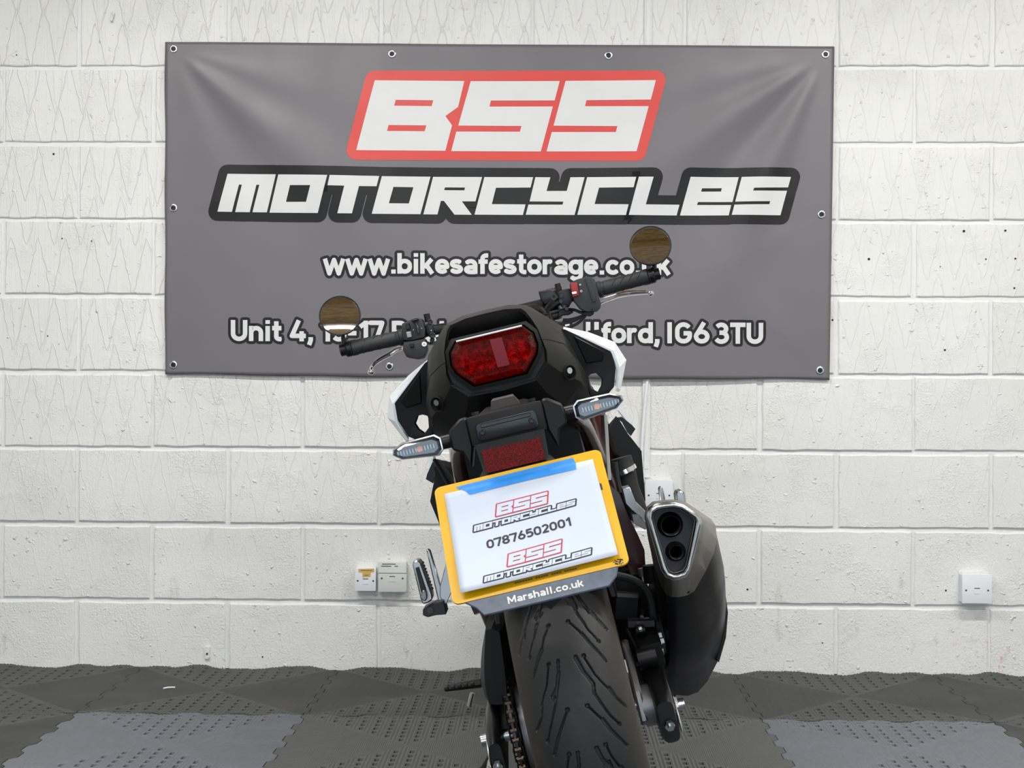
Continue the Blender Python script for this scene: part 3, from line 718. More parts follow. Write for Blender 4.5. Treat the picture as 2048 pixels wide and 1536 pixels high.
SIPES = [  # traced in the zoomed view: (polyline, half width mm at start, at end)
    ([(912, 208), (985, 275), (1060, 360), (1140, 440), (1165, 470)], 1.0, 1.0), ([(1000, 285), (1060, 352), (1120, 415), (1160, 462)], 2.2, 1.6),
    ([(930, 30), (965, 110), (965, 150), (1045, 262), (1115, 335)], 1.2, .9), ([(905, 55), (930, 90), (965, 115)], 2.6, 1.6),
    ([(960, 5), (1010, 75), (1055, 140), (1110, 205), (1165, 265)], .9, 1.8), ([(1065, 150), (1115, 215), (1160, 262)], 2.2, 1.4),
    ([(780, 242), (748, 320), (735, 400), (700, 500), (680, 580)], .9, 1.8), ([(735, 395), (712, 470), (688, 560)], 2.6, 1.6),
    ([(740, 150), (700, 225), (678, 340), (655, 445)], 1.0, .9), ([(640, 180), (612, 290), (590, 425)], 1.2, 3.2),
    ([(1012, 435), (1090, 560), (1140, 615), (1185, 660)], .9, .9), ([(1185, 650), (1235, 715), (1295, 770)], 2.8, 1.4),
    ([(960, 440), (1010, 535), (1082, 625), (1085, 685), (1150, 775), (1190, 830), (1252, 885)], 2.2, .9), ([(963, 448), (1015, 540), (1075, 612)], 2.6, 1.6),
    ([(785, 492), (768, 630), (742, 735), (735, 770)], .9, .9), ([(740, 760), (735, 850), (705, 930)], 1.0, 3.4),
    ([(845, 465), (850, 560), (830, 745), (800, 880), (778, 998)], 1.8, .9), ([(846, 560), (840, 640), (808, 705), (828, 745)], 2.2, 1.4),
    ([(1040, 765), (1130, 850), (1200, 935), (1305, 1030)], .9, 2.0), ([(1140, 855), (1200, 930), (1300, 1022)], 2.4, 1.6),
    ([(905, 795), (880, 870), (845, 980), (820, 1090)], .9, 2.6), ([(1100, 1045), (1140, 1120), (1200, 1200), (1240, 1290)], 2.4, 1.4),
    ([(1160, 1023), (1200, 1100), (1260, 1180), (1310, 1250)], .9, .9), ([(918, 1085), (905, 1200), (880, 1330)], .9, .9), ([(975, 1075), (985, 1160), (965, 1290)], 1.8, 1.2)]
DOTS = [(912, 208), (780, 242), (655, 447), (1115, 338), (1014, 435), (785, 492), (1040, 765), (905, 793), (1252, 886), (777, 1000), (1160, 1023), (920, 1087)]
segs, dots = [], []
for pl, w0, w1 in SIPES:
    q = [hit_tyre(*z5(*p)) for p in pl]; q = [v for v in q if v]
    for i in range(len(q)-1): segs.append((*q[i], *q[i+1], (w0+(w1-w0)*i/len(q))*1e-3, (w0+(w1-w0)*(i+1)/len(q))*1e-3))
for p in DOTS:
    q = hit_tyre(*z5(*p))
    if q: dots.append(q)
_d = {p: hit_tyre(*z5(*p)) for p in ((912, 208), (1040, 765))}
PER = abs(_d[(912, 208)][1]-_d[(1040, 765)][1])
LO, HI = R(-34), R(62)
def tyre_mesh():
    fine = np.arange(LO, HI, .00125/RT); coarse = np.arange(HI, LO+2*math.pi-.004, .03)
    th = np.concatenate([fine, coarse]); ph = np.concatenate([np.linspace(-1.9, -1.32, 6)[:-1], np.linspace(-1.32, 1.32, 170), np.linspace(1.32, 1.9, 6)[1:]])
    T, Pm = np.meshgrid(th, ph, indexing='ij'); U = Pm*.0815*.92; V = T*RT
    dep = np.zeros_like(U)
    for sh in range(-3, 4):
        for (a0, b0, a1, b1, w0, w1) in segs:
            b0s, b1s = b0+sh*PER, b1+sh*PER
            if max(b0s, b1s) < LO*RT-.01 or min(b0s, b1s) > HI*RT+.01: continue
            if sh and max(b0s, b1s) < max(d[1] for d in dots)+.0 and min(b0s, b1s) > min(s[1] for s in segs)-.0: continue
            rows = (th*RT > min(b0s, b1s)-.008) & (th*RT < max(b0s, b1s)+.008)
            if not rows.any(): continue
            u, v = U[rows], V[rows]; dx, dy = a1-a0, b1s-b0s; l2 = dx*dx+dy*dy+1e-12
            t = np.clip(((u-a0)*dx+(v-b0s)*dy)/l2, 0, 1); d = np.hypot(u-a0-t*dx, v-b0s-t*dy); w = w0+(w1-w0)*t
            dep[rows] = np.maximum(dep[rows], np.clip((w+.0006-d)/.0010, 0, 1)*.0042)
        for a0, b0 in dots:
            b0s = b0+sh*PER
            if sh and min(s[1] for s in segs) < b0s < max(d[1] for d in dots): continue
            rows = (th*RT > b0s-.008) & (th*RT < b0s+.008)
            if rows.any(): dep[rows] = np.maximum(dep[rows], np.clip((.0034-np.hypot(U[rows]-a0, V[rows]-b0s))/.001, 0, 1)*.005)
    rc = np.cos(Pm); x = (TW-dep*np.abs(np.sin(Pm)))*np.sin(Pm); rho = RT-TC+(TC-dep)*rc
    side = np.abs(Pm) > 1.57
    x = np.where(side, np.sign(Pm)*(TW-.012*((np.abs(Pm)-1.57)/.33)**2), x); rho = np.where(side, RT-TC-.018*(np.abs(Pm)-1.57)/.33, rho)
    co = np.stack([x, -rho*np.cos(T), AX+rho*np.sin(T)], -1)
    n1, n2 = len(th), len(ph); idx = np.arange(n1*n2).reshape(n1, n2); nxt = np.roll(idx, -1, 0)
    q = np.stack([idx[:, :-1], nxt[:, :-1], nxt[:, 1:], idx[:, 1:]], -1).reshape(-1, 4)
    me = bpy.data.meshes.new('rear_tyre'); me.vertices.add(n1*n2); me.vertices.foreach_set('co', co.ravel())
    me.loops.add(q.size); me.loops.foreach_set('vertex_index', q.ravel().astype(np.int32))
    me.polygons.add(len(q)); me.polygons.foreach_set('loop_start', np.arange(0, q.size, 4, dtype=np.int32)); me.polygons.foreach_set('loop_total', np.full(len(q), 4, dtype=np.int32))
    me.update(); me.validate(); return me
tyre_n = NT('tyre_rubber'); _tc = tyre_n.n('ShaderNodeTexCoord').outputs['Object']
_sx = tyre_n.n('ShaderNodeSeparateXYZ', {0: _tc}).outputs[0]
_nz = tyre_n.noise(_tc, 60, 5, .65)
_sh = tyre_n.math('MULTIPLY', tyre_n.mr(tyre_n.math('ABSOLUTE', _sx), .055, .078), tyre_n.mr(_nz, .3, .65, .35, 1))
tyre_n.base(tyre_n.mix(_sh, tyre_n.mix(_nz, srgb(24, 25, 27), srgb(36, 37, 39)), srgb(58, 53, 48)))
tyre_n.set(tyre_n.b, 'Roughness', tyre_n.mr(_nz, .3, .7, .5, .68)); tyre_n.bump(tyre_n.noise(_tc, 700, 2), .25, .0008); M['tyre'] = tyre_n.m
part('rear_tyre', tyre_mesh(), 'tyre', smooth=50)

def wheel(name, cy, cz, r, wid, spokes=5):
    b = B(); w = wid/2
    prof = [(-w, r), (-w, r-.012), (-w*.55, r-.026), (-w*.3, r-.034), (w*.3, r-.034), (w*.55, r-.026), (w, r-.012), (w, r), (w*.6, r-.006), (w*.35, r-.018), (-w*.35, r-.018), (-w*.6, r-.006)]
    lathe(b, (0, cy, cz), (1, 0, 0), prof, 64, closed=True)
    lathe(b, (0, cy, cz), (1, 0, 0), [(-.045, .016), (-.045, .03), (-.02, .045), (.02, .045), (.045, .03), (.045, .016)], 32)
    for k in range(spokes):
        for s in (-1, 1):
            a = 2*math.pi*k/spokes+s*.16; a2 = 2*math.pi*k/spokes+s*.26
            p0 = Vector((s*.012, cy+.04*math.cos(a), cz+.04*math.sin(a))); p1 = Vector((0, cy+(r-.03)*math.cos(a2), cz+(r-.03)*math.sin(a2)))
            tube(b, [p0, (p0+p1)/2, p1], [.015, .011, .015], 8)
    return part(name, b, 'engine_black')
rw = wheel('rear_wheel', 0, AX, .2225, .118)
part('brake_disc', lathe(B(), (.078, 0, AX), (1, 0, 0), [(-.0025, .075), (.0025, .075), (.0025, .12), (-.0025, .12)], 48, closed=True), 'silver', rw)
part('sprocket', lathe(B(), (-.112, 0, AX), (1, 0, 0), [(-.0035, .04), (.0035, .04), (.0035, .096), (.002, .104), (-.002, .104), (-.0035, .096)], 60, closed=True), 'dark_metal', rw)
part('hub_damper', lathe(B(), (-.082, 0, AX), (1, 0, 0), [(-.026, .05), (-.02, .075), (.025, .08), (.03, .05)], 40), 'cast_alloy', rw)
part('axle', cyl(B(), (-.175, 0, AX), (.138, 0, AX), .010, 20), 'zinc', rw)
part('axle_nut', cyl(B(), (.137, -.01, AX-.013), (.151, -.01, AX-.013), .0175, 6, bv=.002), 'zinc', rw)
part('axle_tip', cyl(B(), (.148, -.01, AX-.013), (.162, -.01, AX-.013), .009, 14, bv=.002), 'zinc', rw)

# ---------------------------------------------------------------- chain
b = B(); nl = 60
def chain_pt(t):
    # lower run, round the sprocket, upper run
    r, yf, rf = .1, .56, .036; Lr = math.pi*r; Ls = math.hypot(yf, 0)
    t *= (2*Ls+Lr+math.pi*rf)
    if t < Ls: return Vector((-.112, yf-t, AX+.01*t/yf-(r*t/yf+rf*(1-t/yf))))
    t -= Ls
    if t < Lr:
        a = -math.pi/2-t/r; return Vector((-.112, r*math.cos(a), AX+r*math.sin(a)))
    t -= Lr
    if t < Ls: return Vector((-.112, t, AX+r*(1-t/yf)+rf*t/yf+.01*t/yf))
    t -= Ls; a = math.pi/2-t/rf; return Vector((-.112, yf+rf*math.cos(a), AX+.01+rf*math.sin(a)))
nlk = 104
br = B(); bp = B()
for k in range(nlk):
    p, q = chain_pt(k/nlk), chain_pt(((k+1) % nlk)/nlk); d = q-p; mid = (p+q)/2
    ang = math.atan2(d.z, d.y); rot = Matrix.Rotation(ang, 3, 'X'); off = .0075 if k % 2 else .0058
    for s in (-1, 1): box(bp, mid+Vector((s*off, 0, 0)), (.0016, d.length*1.45, .0125), rot=rot, bv=.0008)
    cyl(br, p+Vector((-.0062, 0, 0)), p+Vector((.0062, 0, 0)), .0052, 8)
ch = part('drive_chain', bp, 'engine_black'); ch['kind'] = 'stuff'
o = part('chain_rollers', br, 'brass', ch); o['kind'] = 'stuff'

# ---------------------------------------------------------------- swingarm
sw = B()
for s in (-1, 1):
    xo = .128*s if s > 0 else -.150; wk = 1.3 if s > 0 else 1
    sec = []
    for y, z, w, h in ((.56, .40, .03, .075), (.3, .365, .03, .07), (.12, .335, .027, .066), (.04, .322, .026, .07), (-.045, .300, .024, .076), (-.075, .293, .02, .058)):
        x = xo*(1-.18*max(0, y)/.56)
        sec.append([Vector((x+a, y, z+c)) for a, c in rrect(-w/2*wk, w/2*wk, -h/2*(1.15 if s > 0 else 1), h/2*(1.1 if s > 0 else 1), .009, 3)])
    loft(sw, sec)
box(sw, (0, .52, .395), (.2, .07, .075), bv=.015, seg=2)
swg = part('swingarm', sw, 'satin_black')
for s in (-1, 1):
    xo = .1445 if s > 0 else -.1625
    b = B(); prism_x(b, [(.03, .282), (-.062, .268), (-.064, .286), (-.02, .318), (.03, .318)], xo, xo+s*.003, bv=.001); part('axle_adjuster_plate', b, 'zinc', swg)
    b = B(); cyl(b, (.128*s if s > 0 else -.15, -.07, .292), (.128*s if s > 0 else -.15, -.098, .287), .004, 10); cyl(b, (.128*s if s > 0 else -.15, -.082, .29), (.128*s if s > 0 else -.15, -.09, .288), .008, 6); part('adjuster_bolt', b, 'zinc', swg)
# stand bobbin seen on the left arm
b = B(); tube(b, [(-.165, -.04, .262), (-.185, -.055, .275), (-.207, -.07, .287)], [.009, .007, .006], 10); part('stand_hook', b, 'matt_black', swg)
b = B(); box(b, (-.166, -.035, .268), (.012, .05, .035), bv=.003); part('stand_hook_bracket', b, 'zinc', swg)

# hugger / chain guard on the left, hugger over the tyre
b = B(); rings = []
for t in np.linspace(0, 1, 9):
    y = .24-.26*t; e = max(0, (t-.55)/.45)**2
    pts = LP([(1014, 1228), (990, 1222), (973-3*t, 1228), (964, 1260), (958, 1290), (955, 1318), (954, 1345), (957, 1366), (962+1*t, 1385), (985, 1386), (1022, 1380), (1020, 1300)], .06)
    cen = sum(pts, Vector())/len(pts)
    rings.append([Vector(((cen.x+.02+(p.x-cen.x-.02)*(1-.42*e))*(1-.05*(1-t)), y-.05*e*e, cen.z+(p.z-cen.z)*(1-.10*e)-.02*(1-t))) for p in pts])
loft(b, rings); bev(b, .006, 2, 25)
part('chain_guard', b, 'matt_black')
b = B()
rings = []
for t in np.linspace(0, 1, 12):
    a = R(150-100*t); rr_ = RT+.016
    rings.append([Vector((x, -rr_*math.cos(a)+dz*0, AX+(rr_+dz)*math.sin(a))) for x, dz in ((-.092, -.05), (-.088, -.012), (-.05, .006), (0, .010), (.05, .006), (.088, -.012), (.092, -.05), (.086, -.05), (.082, -.016), (.045, .002), (0, .006), (-.045, .002), (-.082, -.016), (-.086, -.05))])
loft(b, rings); part('rear_hugger', b, 'matt_black')

# brake caliper, bracket and hose on the right
b = B(); box(b, L(1298, 1292, .06), (.040, .075, .052), rot=(R(20), 0, 0), bv=.008, seg=2); cal = part('rear_brake_caliper', b, 'engine_black')
for py in (1262, 1330): part('slide_pin', cyl(B(), L(1272, py, .04), L(1290, py-3, .04), .007, 12), 'matt_black', cal)
part('caliper_bolt', cyl(B(), L(1315, 1306, .045), L(1327, 1303, .045), .006, 6), 'zinc', cal)
part('caliper_cylinder', cyl(B(), L(1275, 1318, .03), L(1312, 1309, .03), .019, 24, bv=.003), 'satin_black', cal)
part('caliper_pad_guide', box(B(), L(1282, 1246, .06), (.05, .02, .016), rot=(0, .2, 0), bv=.003), 'satin_black', cal)
part('pad_pin', cyl(B(), L(1278, 1259, .03), L(1284, 1257, .03), .0055, 8), 'zinc', cal)
b = B(); prism_x(b, [(p.y, p.z) for p in (Vector((0, .09, .405)), Vector((0, .05, .41)), Vector((0, .0, .365)), Vector((0, -.03, .34)), Vector((0, -.035, .29)), Vector((0, .03, .27)), Vector((0, .05, .34)), Vector((0, .10, .38)))], .086, .098, bv=.003); part('caliper_bracket', b, 'cast_alloy', cal)
part('wheel_spacer', cyl(B(), (.094, 0, AX-.005), (.117, 0, AX-.005), .034, 32, bv=.003), 'cast_alloy', cal)
b = B(); tube(b, LP([(1228, 1150), (1262, 1158), (1290, 1176), (1302, 1202), (1308, 1240), (1322, 1262)], .10), .0068, 10, 5); part('brake_hose', b, 'rubber')
b = B(); tube(b, [L(1322, 1226, .1), L(1326, 1270, .08), L(1328, 1306, .06)], .004, 8, 4); part('sensor_cable', b, 'rubber')
for px, py in ((1318, 1270), (1323, 1282), (1322, 1293)): part('hose_clip', box(B(), L(px, py, .07), (.011, .006, .009), bv=.001), 'zinc')
# ---------------------------------------------------------------- tail
H_UP = {  # half sections: top centre -> seam
 -.212: [(0, .981), (.030, .9805), (.054, .976), (.060, .970), (.066, .957), (.072, .940), (.074, .924)],
 -.19: [(0, .985), (.033, .984), (.058, .979), (.066, .972), (.076, .955), (.083, .936), (.086, .921)],
 -.15: [(0, .990), (.037, .989), (.061, .983), (.070, .977), (.090, .955), (.100, .930), (.105, .912)],
 -.10: [(0, .993), (.041, .990), (.063, .984), (.074, .976), (.104, .946), (.116, .912), (.122, .885)],
 -.03: [(0, .992), (.048, .988), (.070, .980), (.084, .970), (.113, .941), (.124, .905), (.129, .872)],
 .06: [(0, .985), (.055, .980), (.078, .970), (.094, .958), (.122, .930), (.132, .895), (.136, .865)],
 .20: [(0, .955), (.065, .950), (.090, .938), (.108, .922), (.130, .895), (.138, .865), (.140, .84)]}
H_LO = {
 -.212: [(.0745, .922), (.077, .905), (.074, .888), (.052, .866), (0, .863)],
 -.19: [(.0865, .919), (.092, .895), (.088, .872), (.062, .845), (0, .841)],
 -.15: [(.1055, .910), (.117, .885), (.118, .848), (.085, .818), (0, .815)],
 -.10: [(.1225, .883), (.129, .862), (.126, .826), (.092, .806), (0, .800)],
 -.03: [(.1295, .870), (.133, .85), (.128, .815), (.092, .800), (0, .795)],
 .06: [(.1365, .863), (.137, .84), (.130, .808), (.092, .795), (0, .79)],
 .20: [(.1405, .838), (.14, .82), (.130, .795), (.092, .785), (0, .78)]}
def full(h): return h+[(-x, z) for x, z in h[::-1] if x > 0]
def strip(b, tbl, thick):
    ys = sorted(tbl); rings = []
    for y in ys:
        h = tbl[y]; out = full(h) if tbl is H_LO else [(-x, z) for x, z in h[::-1] if x > 0]+h; rings.append((y, out))
    outer = [ring_of(o, y) for y, o in rings]
    inner = [[Vector((p.x*(1-thick/.1), p.y+(.004 if k == 0 else 0), p.z+(.004 if tbl is H_LO else -.004))) for p in r] for k, r in enumerate(outer)]
    n = len(outer[0])
    for R_, flip in ((outer, 0), (inner, 1)):
        loft(b, R_, closed=False)
    for a, c in ((outer[0], inner[0]), (outer[-1], inner[-1])): loft(b, [a, c], closed=False)
    loft(b, [[r[0] for r in outer], [r[0] for r in inner]], closed=False); loft(b, [[r[-1] for r in outer], [r[-1] for r in inner]], closed=False)
    bmesh.ops.remove_doubles(b, verts=b.verts, dist=1e-5)
    return b
part('tail_cowl', strip(B(), H_UP, .004), 'matt_black', smooth=24)
und = part('undertail_cover', strip(B(), H_LO, .004), 'matt_black', smooth=24)
# rear face: recessed panel above the lamp, rim around it
LAMP = [(-.066, .918), (-.064, .936), (-.052, .950), (.052, .950), (.064, .936), (.066, .918), (.062, .905), (.040, .880), (-.040, .880), (-.062, .905)]
def grow(pl, d):
    cx, cz = 0, .916; return [(cx+(x-cx)*(1+d/abs(.06)), cz+(z-cz)*(1+d/.035)) for x, z in pl]
b = B()
face = [(-.074, .924), (-.072, .940), (-.066, .957), (-.058, .972), (-.030, .979), (.030, .979), (.058, .972), (.066, .957), (.072, .940), (.074, .924), (.074, .888), (.052, .867), (-.052, .867), (-.074, .888)]
# (the recess leans forward above the lamp)
def fy(x, z): return -.211 if z < .9505 else (-.192-(z-.9505)/.028*.022)
plate(b, face, [grow(LAMP, .0035)], lambda x, z: (x, fy(x, z)+.004, z), lambda x, z: (x, -.178, z)); part('lamp_surround', b, 'matt_black', und, 25)
# bezel rim around the lens
b = B(); o1, o0 = grow(LAMP, .006), grow(LAMP, .0015)
loft(b, [ring_of(o1, -.184), ring_of(o1, -.2135), ring_of(o0, -.2155), ring_of(o0, -.184)], cap0=False, cap1=False); part('lamp_bezel', b, 'matt_black', und, 30)
# lamp: reflector bowl with light cells, and a clear red lens
def lamp_mats():
    n = NT('red_lens'); n.t.nodes.remove(n.b)
    tr = n.n('ShaderNodeBsdfTransparent', {0: (.86, .012, .016, 1)}); gl = n.n('ShaderNodeBsdfGlossy', {'Color': (1, 1, 1, 1), 'Roughness': .04})
    fr = n.n('ShaderNodeFresnel', {'IOR': 1.5}).outputs[0]
    mx = n.n('ShaderNodeMixShader', {0: fr, 1: tr.outputs[0], 2: gl.outputs[0]}); n.t.links.new(mx.outputs[0], n.out.inputs[0]); M['red_lens'] = n.m
    n = NT('lamp_reflector'); tc = n.n('ShaderNodeTexCoord').outputs['Object']
    vo = n.n('ShaderNodeTexVoronoi', {'Vector': tc, 'Scale': 420.0}); f = vo.outputs['Distance']
    sp = n.n('ShaderNodeSeparateXYZ', {0: tc}); zz = sp.outputs[2]
    n.base(n.mix(n.mr(n.noise(tc, 130, 2), .4, .6), (.45, .1, .1), (.95, .6, .6))); n.set(n.b, 'Metallic', .15); n.set(n.b, 'Roughness', .35)
    n.bump(f, 1.0, .004); M['lamp_reflector'] = n.m
    n = NT('clear_lens'); n.t.nodes.remove(n.b)
    tr = n.n('ShaderNodeBsdfTransparent', {0: (.93, .95, .98, 1)}); gl = n.n('ShaderNodeBsdfGlossy', {'Color': (1, 1, 1, 1), 'Roughness': .05})
    mx = n.n('ShaderNodeMixShader', {0: n.math('ADD', n.n('ShaderNodeFresnel', {'IOR': 1.5}).outputs[0], .05), 1: tr.outputs[0], 2: gl.outputs[0]}); n.t.links.new(mx.outputs[0], n.out.inputs[0]); M['clear_lens'] = n.m
    n = NT('reflex_red'); tc = n.n('ShaderNodeTexCoord').outputs['Object']
    vo = n.n('ShaderNodeTexVoronoi', {'Vector': tc, 'Scale': 650.0})
    n.base(n.mix(n.mr(vo.outputs['Distance'], .2, .6), srgb(138, 6, 14), srgb(70, 3, 8))); n.set(n.b, 'Roughness', .14); n.bump(vo.outputs['Distance'], .2, .0005)
    n.set(n.b, 'Coat Weight', .3); M['reflex'] = n.m
lamp_mats()
def tilt(r, k=.26): return [Vector((v.x, v.y+k*(.950-v.z), v.z)) for v in r]      # the lens face looks slightly down
b = B(); loft(b, [ring_of(grow(LAMP, .001), -.2125), tilt(ring_of(grow(LAMP, -.0030), -.2355)), tilt(ring_of(grow(LAMP, -.009), -.2405))], cap0=False)
lens = part('tail_lamp_lens', b, 'red_lens', smooth=20)
b = B(); loft(b, [ring_of(grow(LAMP, -.001), -.212), ring_of(grow(LAMP, -.012), -.200)], cap0=False, cap1=True)
refl = part('tail_lamp_reflector', b, 'lamp_reflector', lens, 20)
for k in range(6):
    x = -.045+.018*k
    b = B(); lathe(b, (x, -.2005, .905), (0, -1, 0), [(0, .0075), (.006, .0085), (.006, .0075), (.001, .003)], 12); part('light_cell', b, 'lamp_reflector', lens)
b = B(); plate(b, [(-.001, .940), (.017, .940), (.019, .898), (.001, .898)], [], lambda x, z: (x, -.2424+.26*(.950-z), z), lambda x, z: (x, -.2395+.26*(.950-z), z)); part('lens_reflection_strip', b, mat('reflection_red', srgb(128, 44, 54), .35), lens)  # pale raised strip stands for a reflection in the lens
b = B(); box(b, (0, -.224, .9495), (.1, .022, .0025), bv=.0008); part('lens_top_glint', b, 'white_plastic', lens)  # white strip stands for the ceiling light glinting along the lens top
# recessed cowl bolts
for s in (-1, 1):
    c = Vector((s*.104, -.176, .866)); nrm = Vector((s*.55, -.8, -.1)).normalized()
    part('bolt_recess', lathe(B(), c, nrm, [(-.01, .0115), (.0003, .0115), (.0002, .0108), (-.006, .0105), (-.007, 0)], 20), 'soot', und)
    part('cowl_bolt', cyl(B(), c+nrm*-.006+Vector((0, 0, .003)), c+nrm*.0005+Vector((0, 0, .003)), .0048, 14, bv=.001), 'zinc', und)

# ---------------------------------------------------------------- side grab handles (black) and white side panels
def handle(s):
    o = [(.106, .937), (.1135, .934), (.176, .884), (.178, .857), (.168, .828), (.153, .8165), (.129, .820), (.127, .842), (.125, .87), (.119, .895)]
    h = [(.1295, .852), (.138, .8565), (.1465, .856), (.1535, .845), (.150, .835), (.142, .826), (.1325, .834)]
    f = lambda x, z: (x*s, -.075-.045*(x-.15)*0-.02*max(0, (z-.87))/.06, z)
    k = lambda x, z: (x*s, -.042+1.2*max(0, .128-x), z)
    b = B(); plate(b, o, [h], f, k)
    bmesh.ops.dissolve_limit(b, angle_limit=R(1), verts=b.verts, edges=b.edges); bev(b, .004, 2, 40)
    part('side_grab_handle', b, 'matt_black', smooth=30)
    # inner facet panel
    b = B(); plate(b, [(.124, .922), (.166, .886), (.160, .872), (.134, .874)], [], lambda x, z: (x*s, -.0785-.02*max(0, (z-.87))/.06, z), lambda x, z: (x*s, -.07, z)); bev(b, .0015, 1, 40)
    part('handle_inset', b, 'satin_black')
both(handle)
def white(s):
    ls = [(-.055, [(.108, .939), (.150, .910), (.182, .884), (.185, .856), (.174, .824)]), (.0, [(.108, .945), (.152, .924), (.190, .898), (.2015, .865), (.181, .820)]),
          (.1, [(.116, .935), (.155, .915), (.185, .892), (.190, .87), (.184, .845)]), (.2, [(.122, .92), (.148, .905), (.168, .89), (.172, .878), (.168, .866)]), (.3, [(.125, .90), (.14, .89), (.15, .88), (.152, .872), (.15, .865)])]
    b = B(); outer = [[Vector((x*s, y, z)) for x, z in p] for y, p in ls]; inner = [[Vector((v.x-s*.004, v.y, v.z-.003)) for v in r] for r in outer]
    loft(b, outer, closed=False); loft(b, inner, closed=False)
    for a, c in ((outer[0], inner[0]), (outer[-1], inner[-1])): loft(b, [a, c], closed=False)
    loft(b, [[r[0] for r in outer], [r[0] for r in inner]], closed=False); loft(b, [[r[-1] for r in outer], [r[-1] for r in inner]], closed=False)
    bmesh.ops.remove_doubles(b, verts=b.verts, dist=1e-5)
    part('white_side_panel', b, 'white_paint', smooth=8)
both(white)

# ---------------------------------------------------------------- plate carrier, indicators
b = B(); loft(b, [ring_of([(-.055, .79), (-.055, .815), (.055, .815), (.055, .79)], -.05), ring_of([(-.045, .80), (-.045, .835), (.045, .835), (.045, .80)], -.2),
    ring_of([(-.03, .808), (-.028, .845), (.028, .845), (.03, .808)], -.26), ring_of([(-.045, .80), (-.045, .834), (.045, .834), (.045, .80)], -.34), ring_of([(-.049, .798), (-.049, .836), (.049, .836), (.049, .798)], -.385)])
bev(b, .004, 2, 20); carr = part('plate_carrier', b, 'matt_black')
b = B(); loft(b, [ring_of([(-.024, .826), (-.016, .855), (.014, .855), (.024, .838), (.022, .826)], -.262), ring_of([(-.024, .826), (-.018, .852), (.016, .852), (.024, .836), (.022, .826)], -.30)]); bev(b, .002, 1, 30)
part('carrier_bracket', b, 'dusty_black', carr)
b = B(); prism_y(b, [(-.0525, .838), (.0525, .838), (.0525, .797), (-.0525, .797)], -.408, -.37, bv=.004, seg=2); part('lamp_box', b, 'matt_black', carr)
b = B(); prism_y(b, rrect(-.0425, .0425, .8025, .8275, .006), -.4115, -.404, bv=.0015, seg=2); cov = part('box_cover', b, 'gloss_black', carr)
b = B(); prism_y(b, rrect(-.035, .035, .820, .8255, .002), -.4135, -.41, bv=.0008); part('cover_rib', b, 'gloss_black', cov)
for s in (-1, 1):
    c = Vector((s*.034, -.4125, .8145))
    part('cover_screw', lathe(B(), c, (0, -1, 0), [(-.003, .0042), (.0008, .0042), (.0016, .0032), (.0014, .002), (.0002, .0018), (.0002, 0)], 14), 'dark_metal', cov)
    # shoulder that carries the stalk, with the pointed fin below it
    b = B(); o = [(s*.0515, .838), (s*.060, .840), (s*.080, .826), (s*.081, .800), (s*.068, .793), (s*.0605, .768), (s*.0515, .797)]
    prism_y(b, o if s > 0 else o[::-1], -.40, -.345, bv=.003); part('indicator_shoulder', b, 'matt_black', carr)
    part('carrier_bolt', cyl(B(), (s*.04, -.37, .836), (s*.04, -.37, .843), .006, 6), 'dark_metal', carr)
def indicator(s):
    b = B(); cyl(b, (s*.055, -.372, .8125), (s*.075, -.374, .8125), .0125, 20, bv=.001); cyl(b, (s*.07, -.374, .8125), (s*.100, -.378, .8125), .0095, 20); cyl(b, (s*.0765, -.3745, .8125), (s*.0785, -.3745, .8125), .0132, 20)
    st = part('indicator_stalk', b, 'satin_black')
    o = [(.0925, .820), (.100, .8265), (.146, .8255), (.1605, .8185), (.162, .8115), (.151, .803), (.1005, .7965), (.0925, .8035)]
    O = lambda d: [(s*(.127+(x-.127)*(1-d/.03)), .8115+(z-.8115)*(1-d/.0135)) for x, z in o]
    b = B(); loft(b, [ring_of(O(.006), -.362), ring_of(O(.0), -.377), ring_of(O(.0), -.390), ring_of(O(.0016), -.3915), ring_of(O(.0016), -.381)], cap1=False); part('indicator_housing', b, 'gloss_black', st, 30)
    b = B(); loft(b, [ring_of(O(.0017), -.3815), ring_of(O(.007), -.3805)], cap1=True, cap0=False); part('indicator_reflector', b, 'lamp_bowl', st, 20)
    b = B()
    for k in range(13):
        x = .105+.0042*k
        box(b, (s*x, -.3825, .8112+.0012*(k-6)*0), (.0016, .003, .007), bv=.0004)
    part('reflector_ribs', b, 'silver', st)
    part('amber_bulb', cyl(B(), (s*.125, -.3806, .8115), (s*.125, -.3845, .8115), .0043, 8), 'amber', st)
    b = B(); loft(b, [ring_of(O(.0002), -.3885), ring_of(O(.0002), -.3925), ring_of(O(.0019), -.3930), ring_of(O(.0019), -.3885)], cap0=False, cap1=False); part('indicator_rim', b, 'zinc', st, 30)
    b = B(); loft(b, [ring_of(O(.0013), -.391), ring_of(O(.003), -.3945), ring_of(O(.0055), -.396)], cap0=False); part('indicator_lens', b, 'clear_lens', st, 20)
both(indicator)
